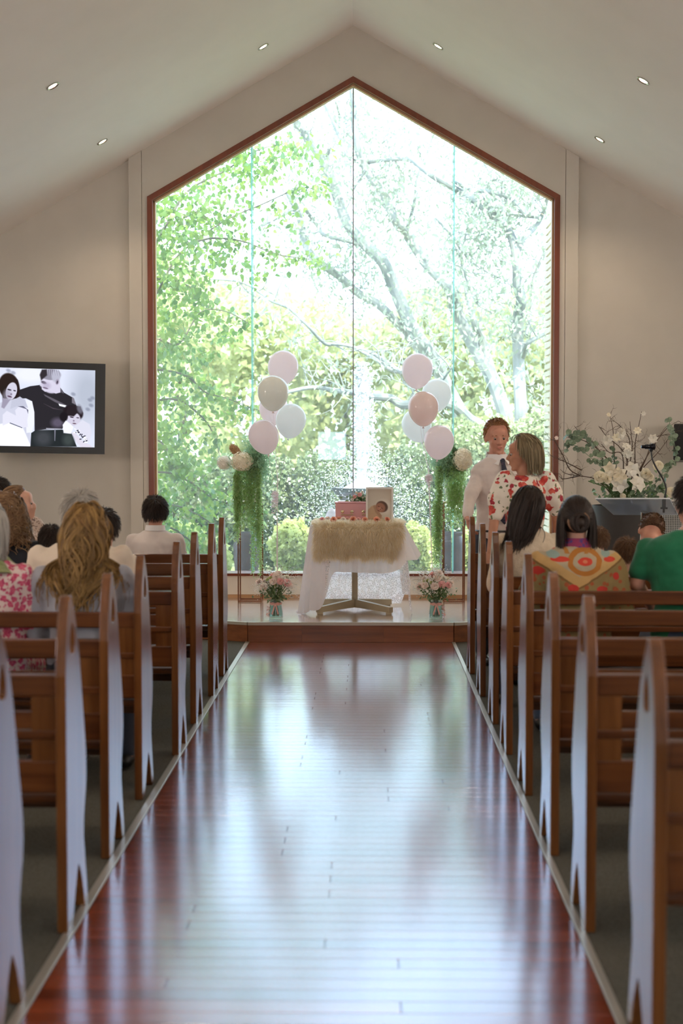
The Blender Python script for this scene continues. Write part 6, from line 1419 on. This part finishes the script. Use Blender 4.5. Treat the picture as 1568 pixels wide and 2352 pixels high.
def scarf(t, hc, Rm, nk, shz, hipz, W, s):
    n = 20; rows = [[(nk.x+r*math.cos(2*PI*k/n), nk.y+r*math.sin(2*PI*k/n), nk.z+dz+.012*math.sin(k*1.9)) for k in range(n+1)] for r, dz in ((.06, .02), (.085, .0), (.12, -.04), (.16, -.075), (.15, -.08), (.08, -.03))]
    obj('neck_scarf', MB().grid(rows), fabric('green_print_scarf', '#7d8a4a', '#a8a878', ns=40), t)
person('grey-haired woman in a pink paisley dress with a green neck scarf', X(-22, 6.7), 6.36+yo, ZT(1158, 6.6), .44, 1.0, top=m_pinkd, bottom=m_pinkd, hair=h_grey, hs='bob', seed=11, extra=scarf, belly=1.1)
person('small dark-haired child in yellow peeking beside the golden hair', X(122, 8.45)-.0, 8.13+yo, ZT(1208, 8.4), .26, .72, top=m_yel, hair=h_black, hs='short', seed=12, shoes=False)
# --- lectern side
person('woman with straight dark hair in a cream knitted top', X(1212, 8.45), 8.15+yo, ZT(1118, 8.35), .40, 1.0, top=m_knit, hair=h_black, hs='straight', seed=33, head=(0, -.1, 0))
def band(t, hc, Rm, nk, shz, hipz, W, s):
    pts = [hc+Rm @ Vector((.052*math.cos(a), -.105-.012*math.sin(a*2), -.002+.052*math.sin(a))) for a in [2*PI*k/20 for k in range(21)]]; obj('hair_band', MB().tube(pts, .007, 8), M('tan_hair_band', '#8a6448', rough=.6), t)
    n = 20; rows = [[(nk.x+r*math.cos(2*PI*k/n), nk.y+r*math.sin(2*PI*k/n), nk.z+dz) for k in range(n+1)] for r, dz in ((.06, .03), (.072, .01), (.085, -.02), (.06, -.03))]; obj('collar', MB().grid(rows), printed('magenta_print_collar', '#9a3a5e', [(40, .4, '#4a4a88', '#7a3a70', (0, 0, 0))]), t)
person('woman with dark hair in a bun and a patterned ochre and red shawl', X(1316, 7.65), 7.34+yo, ZT(1141, 7.5), .47, 1.04, top=m_shawl, hair=h_black, hs='bun', seed=14, shawl=True, extra=band, bottom=m_jean)
person('brown-haired child in a striped top between the shawl and the green shirt', X(1432, 8.45), 8.15+yo, ZT(1236, 8.4), .28, .76, top=m_teal, hair=h_brown, hs='short', seed=15)
person('small dark-haired child beyond the shawled shoulder', X(1372, 9.3), 9.06+yo, ZT(1213, 9.25), .27, .72, top=m_shirt, hair=h_brown, hs='short', seed=16)
person('short-haired man bowing his head forward in a cream shirt', X(1530, 9.35), 9.06+yo, ZT(1152, 9.3), .46, 1.0, yaw=-.25, head=(-.75, .15, .25), lean=.16, top=m_shirtb, hair=h_brown, hs='buzz', seed=17, skin=m_skin2, hd=P(1494, 1222, 9.5))
person('man in a green t-shirt with dark curly hair at the pew end wall side', X(1580, 7.65), 7.34+yo, ZT(1098, 7.55), .56, 1.08, top=m_green, sleeve='short', hair=h_black, seed=18, skin=m_skin2, belly=1.2, bottom=m_jean, head=(.0, .3, 0), hs='short',
       arms=[[P(1486, 1262, 7.6), P(1462, 1340, 7.6), P(1500, 1400, 7.95)], None])
# --- the standing couple
def manx(t, hc, Rm, nk, shz, hipz, W, s):
    collar(m_shirt)(t, hc, Rm, nk, shz, hipz, W, s)
    y0 = .075; tie = MB(); 
    pts = [(-.016, nk.z-.03), (.016, nk.z-.03), (.013, nk.z-.058), (.030, shz-.26), (.034, hipz+.13), (0, hipz+.09), (-.034, hipz+.13), (-.030, shz-.26), (-.013, nk.z-.058)]
    rows = []
    for z, w_, yy in ((nk.z-.018, .022, nk.y+.078), (nk.z-.055, .015, nk.y+.100), (shz-.06, .024, .150), (shz-.20, .032, .162), (hipz+.12, .038, .152), (hipz+.085, .002, .148)): rows.append([(-w_, yy, z), (0, yy+.006, z), (w_, yy, z)])
    tie.grid(rows); obj('tie', tie, printed('navy_tie', '#1e2236', [(60, .35, '#5a3040', '#3a4a70', (0, 0, 0))], rough=.5), t)
    for k in (-1, 1):
        obj('collar_wing', MB().add([(k*.008, nk.y+.076, nk.z-.008), (k*.060, nk.y+.052, nk.z+.008), (k*.074, nk.y+.074, nk.z-.050), (k*.040, nk.y+.114, nk.z-.068)], [(0, 1, 2, 3)]), m_coll, t, smooth=False)
        q = [hc+Rm @ (Vector((k*(.018+.011*j), .0925-.003*j*j, .020+.003*j-.0016*j*j))) for j in range(4)]; obj('eyebrow', MB().tube(q, [.003, .0042, .004, .002], 6), h_ginger, t)
    obj('mouth', MB().ell(hc+Rm @ Vector((0, .0955, -.067)), (.020, .004, .0045), np.array(Rm), 14, 8), m_lip, t)
    obj('belt', MB().tube([(.168*math.cos(a), .126*math.sin(a), hipz+.035) for a in [2*PI*k/30 for k in range(31)]], .016, 6, caps=False, flat=.5), m_shoe, t)
gx = .725+.0175; hy = 9.97
wr = P(1073, 1187, 10.18)
person('standing man in a white shirt and dark tie gripping the first pew end', X(1141, 10.5), 10.5, 1.825, .44, 1.04, yaw=R(196), head=(-.16, -.16, .03), top=m_shirt, hair=h_ginger, hs='crop', stand=True, skin=m_skin2, vox=.0075, hd=P(1141, 1003, 10.45), belly=.93, seed=19, extra=manx, group='standing couple',
       arms=[[P(1198, 1084, 10.5), P(1215, 1150, 10.45), P(1200, 1200, 10.35)], [P(1106, 1078, 10.5), P(1079, 1142, 10.33), wr, wr+Vector((.012, -.04, -.09)), wr+Vector((.1, -.02, -.01))]])
def womx(t, hc, Rm, nk, shz, hipz, W, s):
    g = MB().loft([(0, 0, .42, .25, .22), (0, 0, .6, .235, .20), (0, 0, hipz-.05, .195, .15), (0, 0, hipz+.08, .165, .125)], 30); o = obj('skirt', g, m_rosep, t); 
    obj('mouth', MB().ell(hc+Rm @ Vector((0, .094, -.067)), (.018, .004, .0045), np.array(Rm), 14, 8), m_lip, t)
person('standing woman with an ash blond bob in a cream blouse with red roses', X(1205, 9.62), 9.62, 1.672, .42, .98, yaw=R(52), head=(-.05, R(36), 0), top=m_rosep, sleeve='short', puff=True, hair=h_bob, hs='bob', stand=True, skin=m_skin3, vox=.0085, hd=P(1200, 1042, 9.62), seed=20, extra=womx, group='standing couple',
       arms=[[P(1160, 1102, 9.58), P(1136, 1185, 9.5), P(1126, 1265, 9.45)], [P(1252, 1102, 9.66), P(1277, 1172, 9.7), P(1280, 1240, 9.75)]])
bake()
